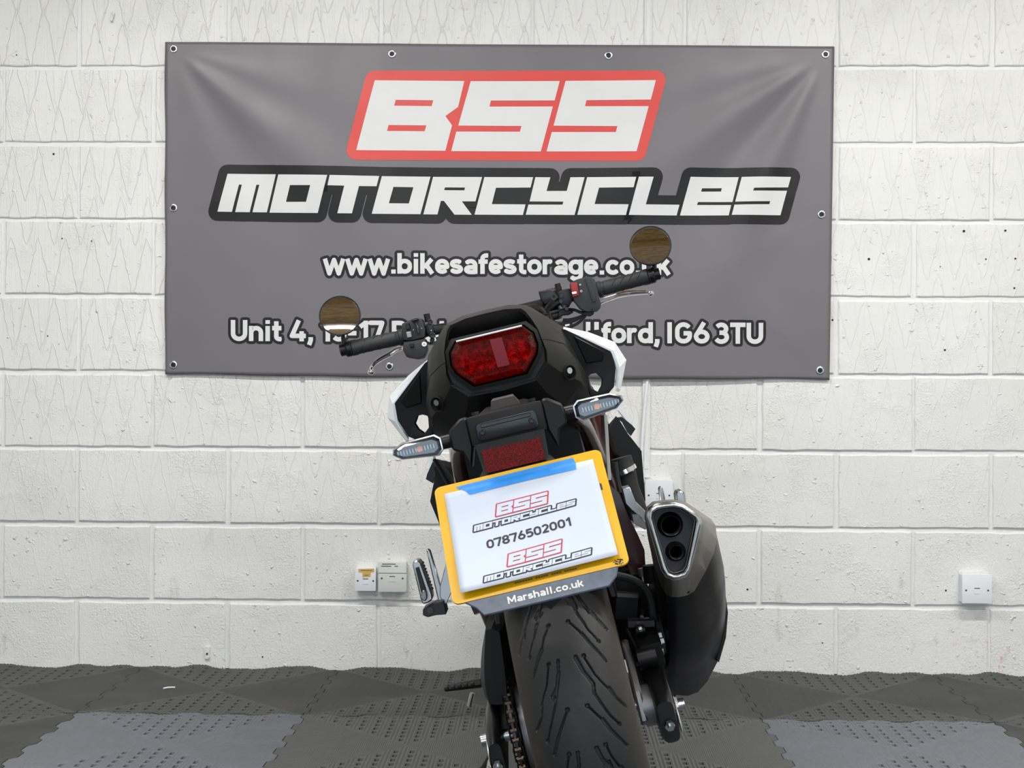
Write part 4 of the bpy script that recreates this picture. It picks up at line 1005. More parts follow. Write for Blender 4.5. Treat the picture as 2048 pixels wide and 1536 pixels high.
# reflector and arm down to the plate
b = B(); loft(b, [[Vector((x, y, z)) for x, y, z in r] for r in ([(-.048, -.375, .80), (-.048, -.421, .80), (.048, -.421, .80), (.048, -.375, .80)], [(-.045, -.385, .765), (-.045, -.423, .765), (.045, -.423, .765), (.045, -.385, .765)], [(-.062, -.41, .745), (-.062, -.435, .745), (.062, -.435, .745), (.062, -.41, .745)], [(-.05, -.50, .64), (-.05, -.525, .64), (.05, -.525, .64), (.05, -.50, .64)])])
bev(b, .004, 2, 25); part('plate_arm', b, 'matt_black', carr)
b = B(); loft(b, [[Vector((x, y, z)) for x, y, z in r] for r in ([(-.0405, -.415, .7905), (.0405, -.415, .7905), (.0405, -.420, .760), (-.0405, -.420, .760)], [(-.0405, -.4350, .7905), (.0405, -.4350, .7905), (.0405, -.4305, .760), (-.0405, -.4305, .760)])]); bev(b, .0015, 1, 30)
part('red_reflector', b, 'reflex', carr)
# number plate plane
PT, PB = Vector((0, -.432, .7565)), Vector((0, -.547, .6145))
p_t = (PB-PT).normalized(); p_n = Vector((0, p_t.z, -p_t.y)).normalized()      # p_n faces back and up
if p_n.y > 0: p_n = -p_n
PLEN = (PB-PT).length
def on_plate(s, t, lift=0.0): return PT+Vector((s, 0, 0))+p_t*t+p_n*lift
def px_plate(px, py, lift=0.0):
    a = BMI @ CAM; d = (BMI @ W(px, py, BY)) - a; q = PT+p_n*lift; k = (q-a).dot(p_n)/d.dot(p_n); h = a+d*k
    return (h.x, (h-PT).dot(p_t))
b = B(); plate(b, rrect(-.114, .114, 0, PLEN, .009), [], lambda x, t: on_plate(x, t, .001), lambda x, t: on_plate(x, t, -.0022)); npl = part('number_plate', b, 'plate_yellow')
b = B(); plate(b, [(-.103, PLEN-.004), (-.086, PLEN+.011), (-.078, PLEN+.024), (.082, PLEN+.024), (.094, PLEN+.012), (.100, PLEN-.004)], [], lambda x, t: on_plate(x, t, .0), lambda x, t: on_plate(x, t, -.004)); bev(b, .001)
part('dealer_strip', b, 'strip_sky_grey', npl) if 'strip_sky_grey' in M else part('dealer_strip', b, mat('strip_sky_grey', srgb(84, 95, 112), .4, var=.3, vscale=50), npl)  # blue-grey and its patches paint reflected sky onto a black strip
pr = Print(); pr.text('Marshall.co.uk', -.046, .052, PLEN+.0165, .0105, .2, 0, 0, -1); part('dealer_lettering', pr.mesh(lambda x, t, l: on_plate(x, t, l), None, .0004), 'pale_print', npl, 0)
b = B()
rq = random.Random(4)
for k in range(26):
    a, t = px_plate(1228+rq.uniform(0, 16)+rq.choice((0, 0, 3)), 1119+rq.uniform(0, 12)); prt = Print(); 
    q = [on_plate(a+dx, t+dt, .0014) for dx, dt in ((-.0009, -.0007), (.0009, -.0007), (.0009, .0007), (-.0009, .0007))]; b.faces.new([b.verts.new(v) for v in q])
part('plate_maker_mark', b, 'ink_black', npl, 0)
a0, a1 = px_plate(1030, 1170), px_plate(1155, 1138); pr = Print()
for k in range(24):
    x = a0[0]+(a1[0]-a0[0])*k/24; 
    if k in (7, 13, 18): continue
    pr.seg((x, a0[1]-.002), (x+.0028, a0[1]-.002), .0022)
part('plate_footer_print', pr.mesh(lambda x, t, l: on_plate(x, t, l), None, .0014), 'ink_grey', npl, 0)
a = px_plate(1200, 975); b = B(); plate(b, rrect(a[0]-.003, a[0]+.003, a[1]-.005, a[1]+.005, .001), [], lambda x, t: on_plate(x, t, .0018), lambda x, t: on_plate(x, t, .0005)); part('plate_letter_edge', b, 'ink_black', npl, 0)
# V-shaped mudguard tip under the plate
b = B(); q = [L(1080, 1205, -.46), L(1102, 1219, -.46), L(1124, 1197, -.46), L(1100, 1180, -.46)]; loft(b, [[Vector((v.x, v.y, v.z)) for v in q], [Vector((v.x, v.y+.06, v.z+.05)) for v in q]]); part('mudguard_tip', b, 'matt_black', carr)
# paper notice and tape, stuck on top (things of their own)
PAP = [px_plate(889, 990), px_plate(1186, 920), px_plate(1238, 1117), px_plate(925, 1196)]
def pap_lift(s, t): return .0022+.0075*max(0, (t-.06)/.115)**2+.002*max(0, (.0-s)/.1)*(t/.15)
def bil(u, v): return tuple((PAP[0][i]*(1-u)+PAP[1][i]*u)*(1-v)+(PAP[3][i]*(1-u)+PAP[2][i]*u)*v for i in (0, 1))
orig = BM @ on_plate(0, PLEN, .01)
def toW(x, t, l): return (BM @ on_plate(x, t, pap_lift(x, t)+l)) - orig
pap = empty('paper_notice', orig); put(pap, 'white paper notice with phone number and logos taped over the number plate', 'paper')
b = B(); gv = [[b.verts.new(toW(*bil(i/24, j/18), 0)) for i in range(25)] for j in range(19)]
for j in range(18):
    for i in range(24): b.faces.new((gv[j][i], gv[j+1][i], gv[j+1][i+1], gv[j][i+1]))
sh = obj('sheet', b, 'paper', pap, 60); md = sh.modifiers.new('thickness', 'SOLIDIFY'); md.thickness = .0003; md.offset = 0
z8 = lambda x, y: (920+x*.14978, 960+y*.14978)
def quadmap(src, dst):
    (x0, y0), (x1, y1) = src
    def f(p):
        u, v = (p[0]-x0)/(x1-x0), (p[1]-y0)/(y1-y0); sk = 0
        q = tuple((dst[0][i]*(1-u)+dst[1][i]*u)*(1-v)+(dst[3][i]*(1-u)+dst[2][i]*u)*v for i in (0, 1))
        return px_plate(*q, .005)
    return f
def lay_p(name, pr, m, lift): return obj(name, pr.mesh(toW, .008, lift), m, pap, 0)
bx0, by0, bx1, by1 = 714, 143, 1310, 320; mx0, my0, mx1, my1 = 427, 333, 1589, 448
for (Q1, Q2) in (([(475, 300), (1185, 118), (1175, 310), (458, 498)], [(168, 592), (1560, 222), (1552, 332), (160, 716)]), ([(635, 985), (1375, 772), (1366, 985), (622, 1196)], [(316, 1305), (1776, 898), (1770, 1022), (308, 1428)])):
    f1 = quadmap(((bx0, by0), (bx1, by1)), [z8(*p) for p in Q1]); f2 = quadmap(((mx0, my0), (mx1, my1)), [z8(*p) for p in Q2])
    unsk = lambda p, yc, k: (p[0]+(p[1]-yc)*k, p[1])
    k1, k2 = .262, .266
    pr = Print(); pr.fat([f1(unsk(p, 232, k1)) for p in LOGO_TOP_HULL], .0020); lay_p('red_logo_outline', pr, 'ink_red', .0002)
    pr = Print(); [pr.poly([f1(unsk(p, 232, k1)) for p in o], [[f1(unsk(p, 232, k1)) for p in q] for q in h]) for o, h in LOGO_TOP]; lay_p('red_logo_letters', pr, 'paper', .0005)
    pr = Print(); [pr.fat([f2(unsk(p, 390, k2)) for p in o], .0020) for o, h in LOGO_LOW]; lay_p('black_wordmark_outline', pr, 'ink_black', .0002)
    pr = Print(); [pr.poly([f2(unsk(p, 390, k2)) for p in o], [[f2(unsk(p, 390, k2)) for p in q] for q in h]) for o, h in LOGO_LOW]; lay_p('black_wordmark_letters', pr, 'paper', .0005)
a0, a1 = px_plate(*z8(360, 925), .005), px_plate(*z8(1500, 598), .005)
pr = Print(); pr.text('07876502001', a0[0], a1[0], a0[1], .0138, .2, 0, (a1[1]-a0[1])/(a1[0]-a0[0]), -1); lay_p('phone_number', pr, 'ink_black', .0003)
n = NT('blue_tape'); tc = n.n('ShaderNodeTexCoord').outputs['Object']; n.base(n.mix(n.noise(tc, 90, 3), srgb(8, 132, 228), srgb(26, 156, 250))); n.set(n.b, 'Roughness', .55); n.bump(n.noise(tc, 500, 2), .3, .0006)
tp = n.n('ShaderNodeBsdfTransparent', {0: (.55, .8, 1, 1)}); mx = n.n('ShaderNodeMixShader', {0: .72, 1: tp.outputs[0], 2: n.b.outputs[0]}); n.t.links.new(mx.outputs[0], n.out.inputs[0]); M['blue_tape'] = n.m
TQ = [px_plate(912, 976), px_plate(930, 971), px_plate(1146, 917), px_plate(1152, 928), px_plate(1153, 941), px_plate(1049, 965), px_plate(940, 992), px_plate(932, 984), px_plate(921, 981)]
pr = Print(); pr.poly(TQ); b = pr.mesh(lambda x, t, l: (BM @ on_plate(x, t, .0016+max(0, min(.0016, (t-.012)*.25))+.0006))-(BM @ on_plate(-.02, .015)), .006, 0)
o = obj('masking_tape', b, 'blue_tape', None, 60, loc=BM @ on_plate(-.02, .015)); put(o, 'strip of blue masking tape holding the paper notice to the yellow plate', 'tape')
# ---------------------------------------------------------------- exhaust
zx = lambda x, y: (1180+x*.2604, 900+y*.2604)
RIM = [(430, 500), (445, 440), (500, 405), (575, 394), (650, 391), (720, 410), (785, 455), (840, 500), (862, 545), (858, 580), (828, 700), (798, 820), (770, 930), (740, 975), (690, 995), (640, 1000), (580, 975), (545, 920), (510, 800), (465, 640)]
RIN = [(482, 525), (490, 492), (520, 468), (575, 456), (640, 450), (690, 458), (745, 490), (795, 520), (806, 545), (802, 570), (782, 680), (760, 790), (738, 890), (715, 925), (675, 940), (640, 944), (610, 930), (590, 890), (562, 790), (520, 650)]
CAP = [(418, 510), (430, 440), (480, 396), (570, 382), (655, 380), (730, 398), (820, 455), (930, 530), (965, 580), (976, 690), (950, 800), (890, 930), (800, 1085), (750, 1115), (690, 1130), (630, 1130), (580, 1105), (545, 1040), (490, 880), (445, 680)]
EY = -.165
rim0 = [L(*zx(*p), EY) for p in RIM]; rin0 = [L(*zx(*p), EY) for p in RIN]
def shrink(r, f, dy): 
    c = sum(r, Vector())/len(r); return [Vector((c.x+(p.x-c.x)*f, p.y+dy, c.z+(p.z-c.z)*f)) for p in r]
cap1 = [L(*zx(*p), -.075) for p in CAP]
def mid(a, c, t, k=0): return [x.lerp(y, t) for x, y in zip(a, c)]
b = B(); loft(b, [mid(rin0, rim0, -.02) if 0 else [Vector((p.x, EY+.028, p.z)) for p in rin0], [Vector((p.x, EY+.003, p.z)) for p in rin0], [Vector((p.x, EY+.001, p.z)) for p in rim0], [Vector((p.x, EY+.012, p.z)) for p in mid(rim0, cap1, .12)], cap1, shrink(cap1, .985, .004)], cap0=False, cap1=False)
rimb = B(); loft(rimb, [[Vector((p.x, EY+.006, p.z)) for p in mid(rin0, rim0, .02)]]+[[Vector((p.x, EY-.0065*math.sin(math.pi*q), p.z)) for p in mid(rin0, rim0, q)] for q in (.05, .2, .35, .5, .65, .8, .95)]+[[Vector((p.x, EY+.006, p.z)) for p in mid(rin0, rim0, .98)]], cap0=False, cap1=False)
# body sections run forward and down
B1 = shrink(cap1, .98, .004)
SB = [(1308, 1120), (1318, 1108), (1335, 1102), (1360, 1100), (1385, 1104), (1405, 1112), (1425, 1128), (1442, 1160), (1450, 1195), (1453, 1225), (1449, 1270), (1438, 1318), (1415, 1362), (1396, 1384), (1375, 1392), (1352, 1390), (1334, 1378), (1322, 1340), (1314, 1270), (1308, 1190)]
body2 = [L(px, py, .22) for px, py in SB]
body1 = [Vector((p.x, .07, p.z)) for p in [a.lerp(c, .53)+Vector((.004, 0, 0)) for a, c in zip(B1, body2)]]
body3 = [p+Vector((-.03, .13, -.05)) for p in shrink(body2, .78, 0)]
body4 = [p+Vector((-.05, .1, -.03)) for p in shrink(body3, .5, 0)]
mb = B(); loft(mb, [B1, body1, body2, body3, body4])
muf = part('muffler', mb, 'muffler_black', smooth=40)
part('muffler_end_cap', b, 'brushed_cap', muf, 40); part('end_cap_rim', rimb, 'zinc', muf, 60)
fb = B(); fc = [Vector((p.x, EY+.024, p.z)) for p in rin0]; fb.faces.new([fb.verts.new(p) for p in fc]); part('outlet_face', fb, 'exhaust_face', muf, 0)
for (cx, cy, r) in ((617, 575, .0165), (658, 780, .0122)):
    c = L(*zx(cx, cy), EY+.02)
    t = B(); lathe(t, c, (0, -1, 0), [(-.06, r-.0025), (.011, r-.0025), (.012, r-.001), (.011, r), (-.004, r+.0035)], 32); part('outlet_pipe', t, 'muffler_black', muf, 40)
    t = B(); lathe(t, c, (0, -1, 0), [(-.055, r-.003), (.006, r-.0026)], 24); 
    for f in [f for f in t.faces if len(f.verts) > 4 and f.calc_center_median().y < c.y-.003]: t.faces.remove(f)
    part('outlet_bore', t, 'soot', muf, 40)
for px, py in ((1352, 1187), (1376, 1184)): part('cap_rivet', cyl(B(), L(px, py, -.086), L(px, py, -.08), .0025, 8), 'soot', muf)
# heat shield strap edge on the outer side
b = B(); q = LP([(1452, 1195), (1456, 1225), (1452, 1275), (1438, 1325), (1434, 1318), (1446, 1268), (1450, 1225)], .2); loft(b, [q, [p+Vector((-.004, .05, .0)) for p in q]]); part('heat_shield_edge', b, 'gloss_black', muf)
# header pipes and link pipe
b = B(); tube(b, [(.17, .42, .30), (.13, .5, .26), (.08, .62, .2), (.05, .85, .2), (.05, 1.02, .28), (.05, 1.06, .42)], .024, 14, 4); part('exhaust_pipe', b, 'dark_metal')
b = B(); tube(b, [(.03, .80, .2), (-.04, .9, .2), (-.05, 1.03, .28), (-.05, 1.06, .42)], .02, 14, 4); part('exhaust_pipe', b, 'dark_metal')

# ---------------------------------------------------------------- passenger pegs and brackets
def pegs():
    # left side, traced
    b = B(); prism = lambda b_, pts, y0, y1, bv=.001: (lambda q: (prism_y(b_, [(p.x, p.z) for p in q], y0, y1, bv=bv)))(LP(pts, (y0+y1)/2))
    prism(b, [(893, 1125), (906, 1112), (912, 1140), (905, 1180), (894, 1205), (882, 1190), (882, 1170)], .13, .18); br_ = part('passenger_peg_bracket', b, 'silver')
    b = B(); prism(b, [(848, 1214), (879, 1200), (889, 1196), (895, 1224), (874, 1226), (858, 1230), (848, 1226)], .115, .165, .0012); part('peg_clevis', b, 'dark_metal', br_)
    b = B(); prism(b, [(853, 1098), (857, 1097), (861, 1100), (889, 1195), (891, 1222), (878, 1205)], .14, .155, .002); part('heel_guard_bar', b, 'silver', br_)
    b = B(); prism(b, [(826, 1125), (830, 1119), (837, 1118), (843, 1121), (866, 1185), (867, 1196), (858, 1203), (847, 1206), (843, 1196)], .115, .15, .0025); pg = part('passenger_footpeg', b, 'silver', br_)
    b = B(); prism(b, [(831, 1135), (838, 1133), (855, 1186), (849, 1194), (843, 1186)], .111, .12, .001); part('peg_recess', b, 'dark_metal', pg) if False else part('peg_recess', b, 'dark_metal', br_)
    b = B(); prism(b, [(839, 1194), (847, 1179), (854, 1183), (855, 1196), (850, 1203)], .104, .116, .002); part('peg_block', b, 'cast_alloy', br_)
    part('peg_bolt', cyl(B(), L(860, 1221, .112), L(860, 1221, .118), .006, 6), 'dark_metal', br_)
    b = B()
    for k in range(9):
        p = L(844.5+21*k/9, 1127+58*k/9, .13); box(b, p, (.004, .03, .0035), rot=(0, -.35, 0))
    part('peg_teeth', b, 'dark_metal', br_)
    # right side, behind the muffler
    b = B(); prism(b, [(1243, 975), (1258, 972), (1265, 990), (1270, 1002), (1296, 1028), (1292, 1042), (1262, 1018), (1250, 1005)], .13, .18); br2 = part('passenger_peg_bracket', b, 'silver')
    b = B(); prism(b, [(1262, 1026), (1274, 1027), (1292, 1046), (1290, 1058), (1265, 1044)], .13, .17); part('bracket_web', b, 'cast_alloy', br2)
    b = B(); prism(b, [(1316, 975), (1321, 971), (1325, 975), (1332, 1008), (1330, 1060), (1322, 1060), (1320, 1005)], .14, .155, .002); part('heel_guard_bar', b, 'silver', br2)
    b = B(); prism(b, [(1348, 984), (1354, 978), (1364, 979), (1368, 986), (1372, 1012), (1374, 1060), (1352, 1060), (1350, 1000)], .115, .15, .004); part('passenger_footpeg', b, 'silver', br2)
pegs()
# rider peg on the left with its feeler
b = B(); tube(b, LP([(962, 1366), (925, 1372), (890, 1378)], .5), [.013, .011, .008], 8, 0, .7); rp = part('rider_footpeg', b, 'matt_black')
b = B(); tube(b, LP([(945, 1386), (942, 1398), (939, 1413)], .5), .0055, 10); part('peg_feeler', b, 'zinc', rp)
b = B()
for k in range(5): box(b, L(893+13*k, 1374-2.2*k, .5), (.008, .03, .006), bv=.001)
part('peg_tread', b, 'rubber', rp)
b = B(); tube(b, [(.20, .5, .315), (.235, .5, .316), (.275, .5, .318)], [.013, .011, .008], 8); part('rider_footpeg', b, 'matt_black')

# ---------------------------------------------------------------- frame, inner guard, engine
b = B()
for s in (-1, 1):
    tube(b, [(s*.095, .02, .80), (s*.108, .12, .775), (s*.120, .24, .70), (s*.132, .34, .60), (s*.140, .42, .50), (s*.135, .50, .40)], [.015, .017, .02, .024, .028, .028], 12, 4)
    tube(b, [(s*.135, .50, .42), (s*.15, .62, .62), (s*.14, .85, .82), (s*.05, 1.0, .92)], [.028, .026, .026, .03], 12, 4)
part('frame_tubes', b, 'burgundy')
for s in (1, -1):
    b = B(); q = LP([(1213, 965), (1238, 985), (1256, 1030), (1276, 1070), (1289, 1100), (1292, 1148), (1262, 1150), (1240, 1080)], .26)
    q = [Vector((v.x*s, v.y, v.z)) for v in q]; loft(b, [q, [v+Vector((0, .06, -.01)) for v in q]]); part('frame_side_plate', b, 'burgundy')
b = B(); loft(b, [ring_of([(-.10, .79), (.10, .79), (.10, .62), (.095, .52), (-.095, .52), (-.10, .62)], .09), ring_of([(-.10, .79), (.10, .79), (.11, .62), (.10, .45), (-.10, .45), (-.11, .62)], .2)]); part('inner_mudguard', b, 'matt_black')
b = B(); cyl(b, (0, .28, .42), (0, .36, .70), .03, 20); sh_ = part('rear_shock', b, 'engine_black')
b = B()
for k in range(8): lathe(b, (0, .285+.009*k, .45+.03*k), (0, .27, .96), [(-.006, .036), (0, .042), (.006, .036)], 18)
part('shock_spring', b, 'burgundy', sh_)
b = B(); box(b, (0, .74, .42), (.30, .34, .30), bv=.03, seg=3); box(b, (0, .92, .58), (.28, .2, .22), rot=(R(-25), 0, 0), bv=.02, seg=2); eng = part('engine', b, 'engine_black')
for s in (-1, 1): part('engine_cover', lathe(B(), (s*.15, .68 if s > 0 else .72, .38), (s, 0, 0), [(-.01, .10), (.012, .095), (.022, .075), (.024, 0)], 36), 'dark_metal', eng)
b = B()
for k in range(10): box(b, (0, .94+.004*k, .50+.016*k), (.30, .20, .004), rot=(R(-25), 0, 0))
part('cooling_fins', b, 'engine_black', eng)
b = B(); box(b, (.12, .33, .41), (.07, .10, .15), bv=.012, seg=2); part('linkage_cover', b, 'engine_black')
for px, py, m in ((1216, 1176, 'zinc'), (1266, 1200, 'zinc'), (1266, 1190, 'zinc'), (1282, 1224, 'engine_black'), (1282, 1236, 'cast_alloy'), (1304, 1160, 'zinc')): part('fastener', cyl(B(), L(px, py, .22), L(px, py, .235), .006, 8), m)
part('cable_guide', box(B(), L(1252, 1213, .2), (.05, .04, .05), rot=(0, .3, 0), bv=.006), 'matt_black')
part('master_cylinder', cyl(B(), L(1300, 1130, .2), L(1304, 1165, .2), .014, 18, bv=.002), 'engine_black')
b = B(); cyl(b, L(1284, 1136, .22), L(1287, 1152, .22), .008, 10); part('hose_union', b, 'cast_alloy')
# hoses with a metal clip beside the right bracket
b = B(); tube(b, LP([(1242, 915), (1250, 945), (1256, 975), (1268, 1010), (1276, 1035)], .34), [.02, .021, .021, .022, .02], 14, 3); hs = part('breather_hose', b, 'rubber')
t = B(); p0, p1 = L(1247, 938, .325), L(1251, 946, .325); cyl(t, p0+Vector((.0, -.0, 0)), p1, .0235, 20); part('hose_clip', t, 'chrome', hs)
part('clip_screw', cyl(B(), L(1261, 938, .31), L(1265, 943, .31), .0035, 8), 'chrome', hs)
b = B(); tube(b, LP([(1229, 925), (1233, 955), (1240, 985)], .3), .006, 8, 3); part('breather_hose', b, 'rubber')
# outer shrouds beside the tank
def shroud(s):
    q = LP([(1219, 858), (1232, 832), (1240, 842), (1256, 868), (1266, 880), (1283, 902), (1291, 1000), (1288, 1012), (1276, 985), (1255, 925), (1232, 905)], .58)
    q = [Vector((v.x*s, v.y, v.z)) for v in q]
    b = B(); loft(b, [q, [v+Vector((-s*.01, .2, -.02)) for v in q]]); bev(b, .004, 1, 30); sp_ = part('radiator_shroud', b, 'matt_black')
    q = LP([(1233, 836), (1244, 834), (1264, 850), (1271, 858), (1262, 872), (1256, 866), (1245, 845)], .6); q = [Vector((v.x*s, v.y, v.z)) for v in q]
    b = B(); loft(b, [q, [v+Vector((0, .03, 0)) for v in q]]); bev(b, .002, 1, 30); part('shroud_bracket', b, 'satin_black', sp_)
    q = LP([(1228, 818), (1238, 822), (1256, 845), (1268, 856), (1264, 850), (1250, 828), (1240, 812)], .66); q = [Vector((v.x*s, v.y, v.z)) for v in q]
    b = B(); loft(b, [q, [v+Vector((0, .08, 0)) for v in q]]); part('shroud_trim', b, 'white_paint', sp_)
both(shroud)
# side strut and cover seen left of the plate
b = B(); q = LP([(868, 935), (876, 928), (902, 968), (915, 985), (900, 985), (886, 978), (872, 960)], .3); loft(b, [q, [v+Vector((0, .1, 0)) for v in q]]); bev(b, .002, 1, 30); part('side_cover', b, 'matt_black')
b = B(); tube(b, LP([(868, 918), (884, 945), (904, 982)], .2), .0035, 8); part('seat_stay', b, 'dark_metal')
b = B(); tube(b, LP([(1208, 830), (1212, 900), (1216, 960)], .24), .006, 8); part('seat_stay', b, 'silver')
b = B(); tube(b, LP([(908, 905), (913, 960), (912, 985)], .2), .0022, 6); part('wiring_lead', b, 'dark_metal')
# seat, tank, side cover
b = B(); sec = []
for y, z, w, d in ((-.075, .984, .052, .02), (-.05, .989, .058, .03), (.02, .990, .070, .04), (.15, .975, .085, .05), (.24, .93, .095, .06), (.29, .86, .105, .07), (.34, .825, .11, .07), (.45, .81, .12, .07), (.56, .825, .10, .06), (.62, .86, .08, .05)):
    sec.append([Vector((x, y, zz)) for x, zz in ((-w, z-d), (-w, z-.016), (-w*.7, z-.004), (0, z+.002), (w*.7, z-.004), (w, z-.016), (w, z-d))])
loft(b, sec); part('seat', b, 'seat_vinyl', smooth=50)
b = B(); sec = []
for y, z, w in ((.60, .90, .07), (.66, .955, .11), (.74, .99, .145), (.84, 1.0, .155), (.93, .985, .14), (.99, .95, .09)):
    sec.append([Vector((x, y, zz)) for x, zz in ((-w*.7, .78), (-w, .85), (-w*.95, z-.05), (-w*.55, z-.01), (0, z), (w*.55, z-.01), (w*.95, z-.05), (w, .85), (w*.7, .78))])
loft(b, sec); tk = part('fuel_tank', b, 'white_paint', smooth=60)
part('filler_cap', lathe(B(), (0, .80, .997), (0, -.1, 1), [(-.005, .04), (.004, .04), (.006, .034), (.006, 0)], 30), 'satin_black', tk)

# ---------------------------------------------------------------- front end
def front():
    fw = wheel('front_wheel', 1.415, .298, .2225, .095)
    b = B(); lathe(b, (0, 1.415, .298), (1, 0, 0), [(-.045, .222), (-.06, .24), (-.06, .262), (-.045, .283), (-.022, .295), (0, .298), (.022, .295), (.045, .283), (.06, .262), (.06, .24), (.045, .222)], 72); 
    for f in [f for f in b.faces if len(f.verts) > 4]: b.faces.remove(f)
    part('front_tyre', b, 'rubber', smooth=50)
    for s in (-1, 1): part('brake_disc', lathe(B(), (s*.072, 1.415, .298), (1, 0, 0), [(-.0025, .1), (.0025, .1), (.0025, .15), (-.0025, .15)], 48, closed=True), 'silver', fw)
    part('front_axle', cyl(B(), (-.11, 1.415, .298), (.11, 1.415, .298), .01, 16), 'zinc', fw)
    for s in (-1, 1):
        b = B(); cyl(b, (s*.095, 1.415, .298), (s*.095, 1.20, .76), .027, 20); fk = part('fork_leg', b, 'dark_metal')
        b = B(); cyl(b, (s*.095, 1.21, .74), (s*.095, 1.10, .99), .022, 20); part('fork_tube', b, 'silver', fk)
    b = B(); box(b, (0, 1.115, .955), (.23, .05, .035), rot=(R(-25), 0, 0), bv=.008, seg=2); box(b, (0, 1.18, .80), (.23, .05, .035), rot=(R(-25), 0, 0), bv=.008, seg=2); part('yoke', b, 'satin_black')
    b = B(); rings = []
    for t in np.linspace(0, 1, 10):
        a = R(200-135*t); rr_ = .316; rings.append([Vector((x, 1.415-rr_*math.cos(a)*(1), .298+(rr_+dz)*math.sin(a)+0)) for x, dz in ((-.066, -.03), (-.06, 0), (0, .012), (.06, 0), (.066, -.03), (.06, -.028), (.055, -.004), (0, .006), (-.055, -.004), (-.06, -.028))])
    loft(b, rings); part('front_mudguard', b, 'matt_black')
    b = B(); lathe(b, (0, 1.20, .86), (0, 1, -.1), [(-.03, .03), (-.02, .07), (.05, .085), (.085, .08), (.095, .06), (.098, 0)], 36); hl = part('headlamp', b, 'satin_black')
    part('headlamp_lens', lathe(B(), (0, 1.285, .852), (0, 1, -.1), [(.0, .072), (.014, .06), (.02, 0)], 36), 'clear_lens', hl)
    b = B(); box(b, (0, 1.02, .62), (.26, .04, .26), rot=(R(-12), 0, 0), bv=.006); part('radiator', b, 'engine_black')
    b = B(); box(b, L(1064, 627, 1.0), (.135, .02, .085), rot=(R(-55), 0, 0), bv=.014, seg=3); part('instrument_panel', b, 'gloss_black')
    b = B(); tube(b, LP([(1040, 628), (1058, 614), (1080, 616), (1090, 626)], .95), .006, 8, 4); part('instrument_hood', b, 'satin_black')
front()
# side stand: the bike leans on it (down to the floor on the left)
foot_w = BMI @ Vector((BX-.30, BY+.62, .004))
b = B(); tube(b, [(-.11, .62, .30), (foot_w.x*.75, .63, foot_w.z*.6+.09), (foot_w.x+.015, .64, foot_w.z+.014)], [.014, .012, .010], 12, 3); ss = part('side_stand', b, 'matt_black')
b = B(); box(b, foot_w+Vector((.0, .02, .005)), (.045, .07, .008), rot=(0, LEAN, 0), bv=.003); part('stand_foot', b, 'dark_metal', ss)
# ---------------------------------------------------------------- handlebar and controls
HY = .95
z6 = lambda x, y: (620+x*.14648, 560+y*.14648)      # left zoom
z7 = lambda x, y: (1060+x*.15625, 440+y*.15625)     # right zoom
b = B(); tube(b, [(-.362, HY-.02, 1.0425), (-.24, HY, 1.0405), (-.155, HY+.01, 1.0395), (-.125, HY+.02, 1.034), (-.095, HY+.05, 1.004), (-.06, HY+.10, .985), (0, HY+.11, .983), (.06, HY+.10, .985), (.095, HY+.05, 1.004), (.125, HY+.02, 1.034), (.155, HY+.01, 1.0395), (.24, HY, 1.0405), (.362, HY-.02, 1.0425)], .0125, 14, 4)
hb = part('handlebar', b, 'satin_black')
b = B(); box(b, (0, HY+.11, .975), (.09, .04, .04), bv=.006); part('bar_clamp', b, 'satin_black', hb)
def grip(s):
    G0, G1 = Vector((s*.352, HY-.018, 1.0422)), Vector((s*.236, HY, 1.0405)); ax = (G0-G1).normalized(); ln = (G0-G1).length
    b = B(); lathe(b, G1, ax, [(-.004, .013), (-.004, .0195), (.004, .0195), (.006, .0165), (.012, .0165), (.013, .0172), (ln*.5, .0165), (ln-.016, .0172), (ln-.014, .0185), (ln-.002, .0185), (ln, .016), (ln, .012)], 28); gp = part('grip', b, 'grip_rubber')
    sx, ux = frame_of(ax)
    b = B()
    for k in range(4):
        c = G1+ax*(.030+.020*k)
        for q in (0, 1.6, 3.2, 4.8): 
            pts = [c+ax*(.014*t/4)+(sx*math.cos(q+t*.24)+ux*math.sin(q+t*.24))*.0171 for t in range(5)]; tube(b, pts, .0008, 5)
    part('grip_pattern', b, 'rubber', gp)
    b = B(); lathe(b, G0, ax, [(-.001, .0158), (.001, .0185), (.010, .0188), (.0135, .0165), (.014, 0)], 28); part('bar_end', b, 'satin_black', gp)
    part('bar_end_ring', lathe(B(), G0, ax, [(.0, .0187), (.0005, .0192), (.0018, .0192), (.0022, .0187)], 28, closed=True), 'dark_metal', gp)
    part('bar_end_screw', cyl(B(), G0+ax*.0135, G0+ax*.016, .005, 12), 'zinc', gp)
both(grip)
def mirror(s, cpx, cpy, nrm):
    c = L(cpx, cpy, HY-.03); nrm = Vector(nrm).normalized(); e = Vector((s*.366, HY-.02, 1.0425))
    nl = (BMI.to_3x3() @ nrm)
    b = B(); lathe(b, c, nl, [(-.014, 0), (-.013, .028), (-.008, .043), (.0, .0478), (.0042, .0478), (.0048, .0468), (.0042, .0448), (.001, .0445)], 48); mi = part('bar_end_mirror', b, 'matt_black')
    b = B(); lathe(b, c, nl, [(.0016+(.0448**2-r_*r_)/(2*.7), r_) for r_ in (.0448, .038, .03, .022, .014, .007, 0)], 48)
    for f in [f for f in b.faces if len(f.verts) > 4]: b.faces.remove(f)
    part('mirror_glass', b, 'mirror_glass', mi, 60)
    b = B(); q = c-nl*.010; d = (e-q); dn = d.normalized()
    tube(b, [q+dn*.02, q.lerp(e, .55), q.lerp(e, .85)], [.006, .0085, .0105], 10, 0, .55); cyl(b, e+Vector((-s*.004, 0, 0)), e+Vector((s*.010, 0, 0)), .014, 18, bv=.002); part('mirror_stem', b, 'satin_black', mi)
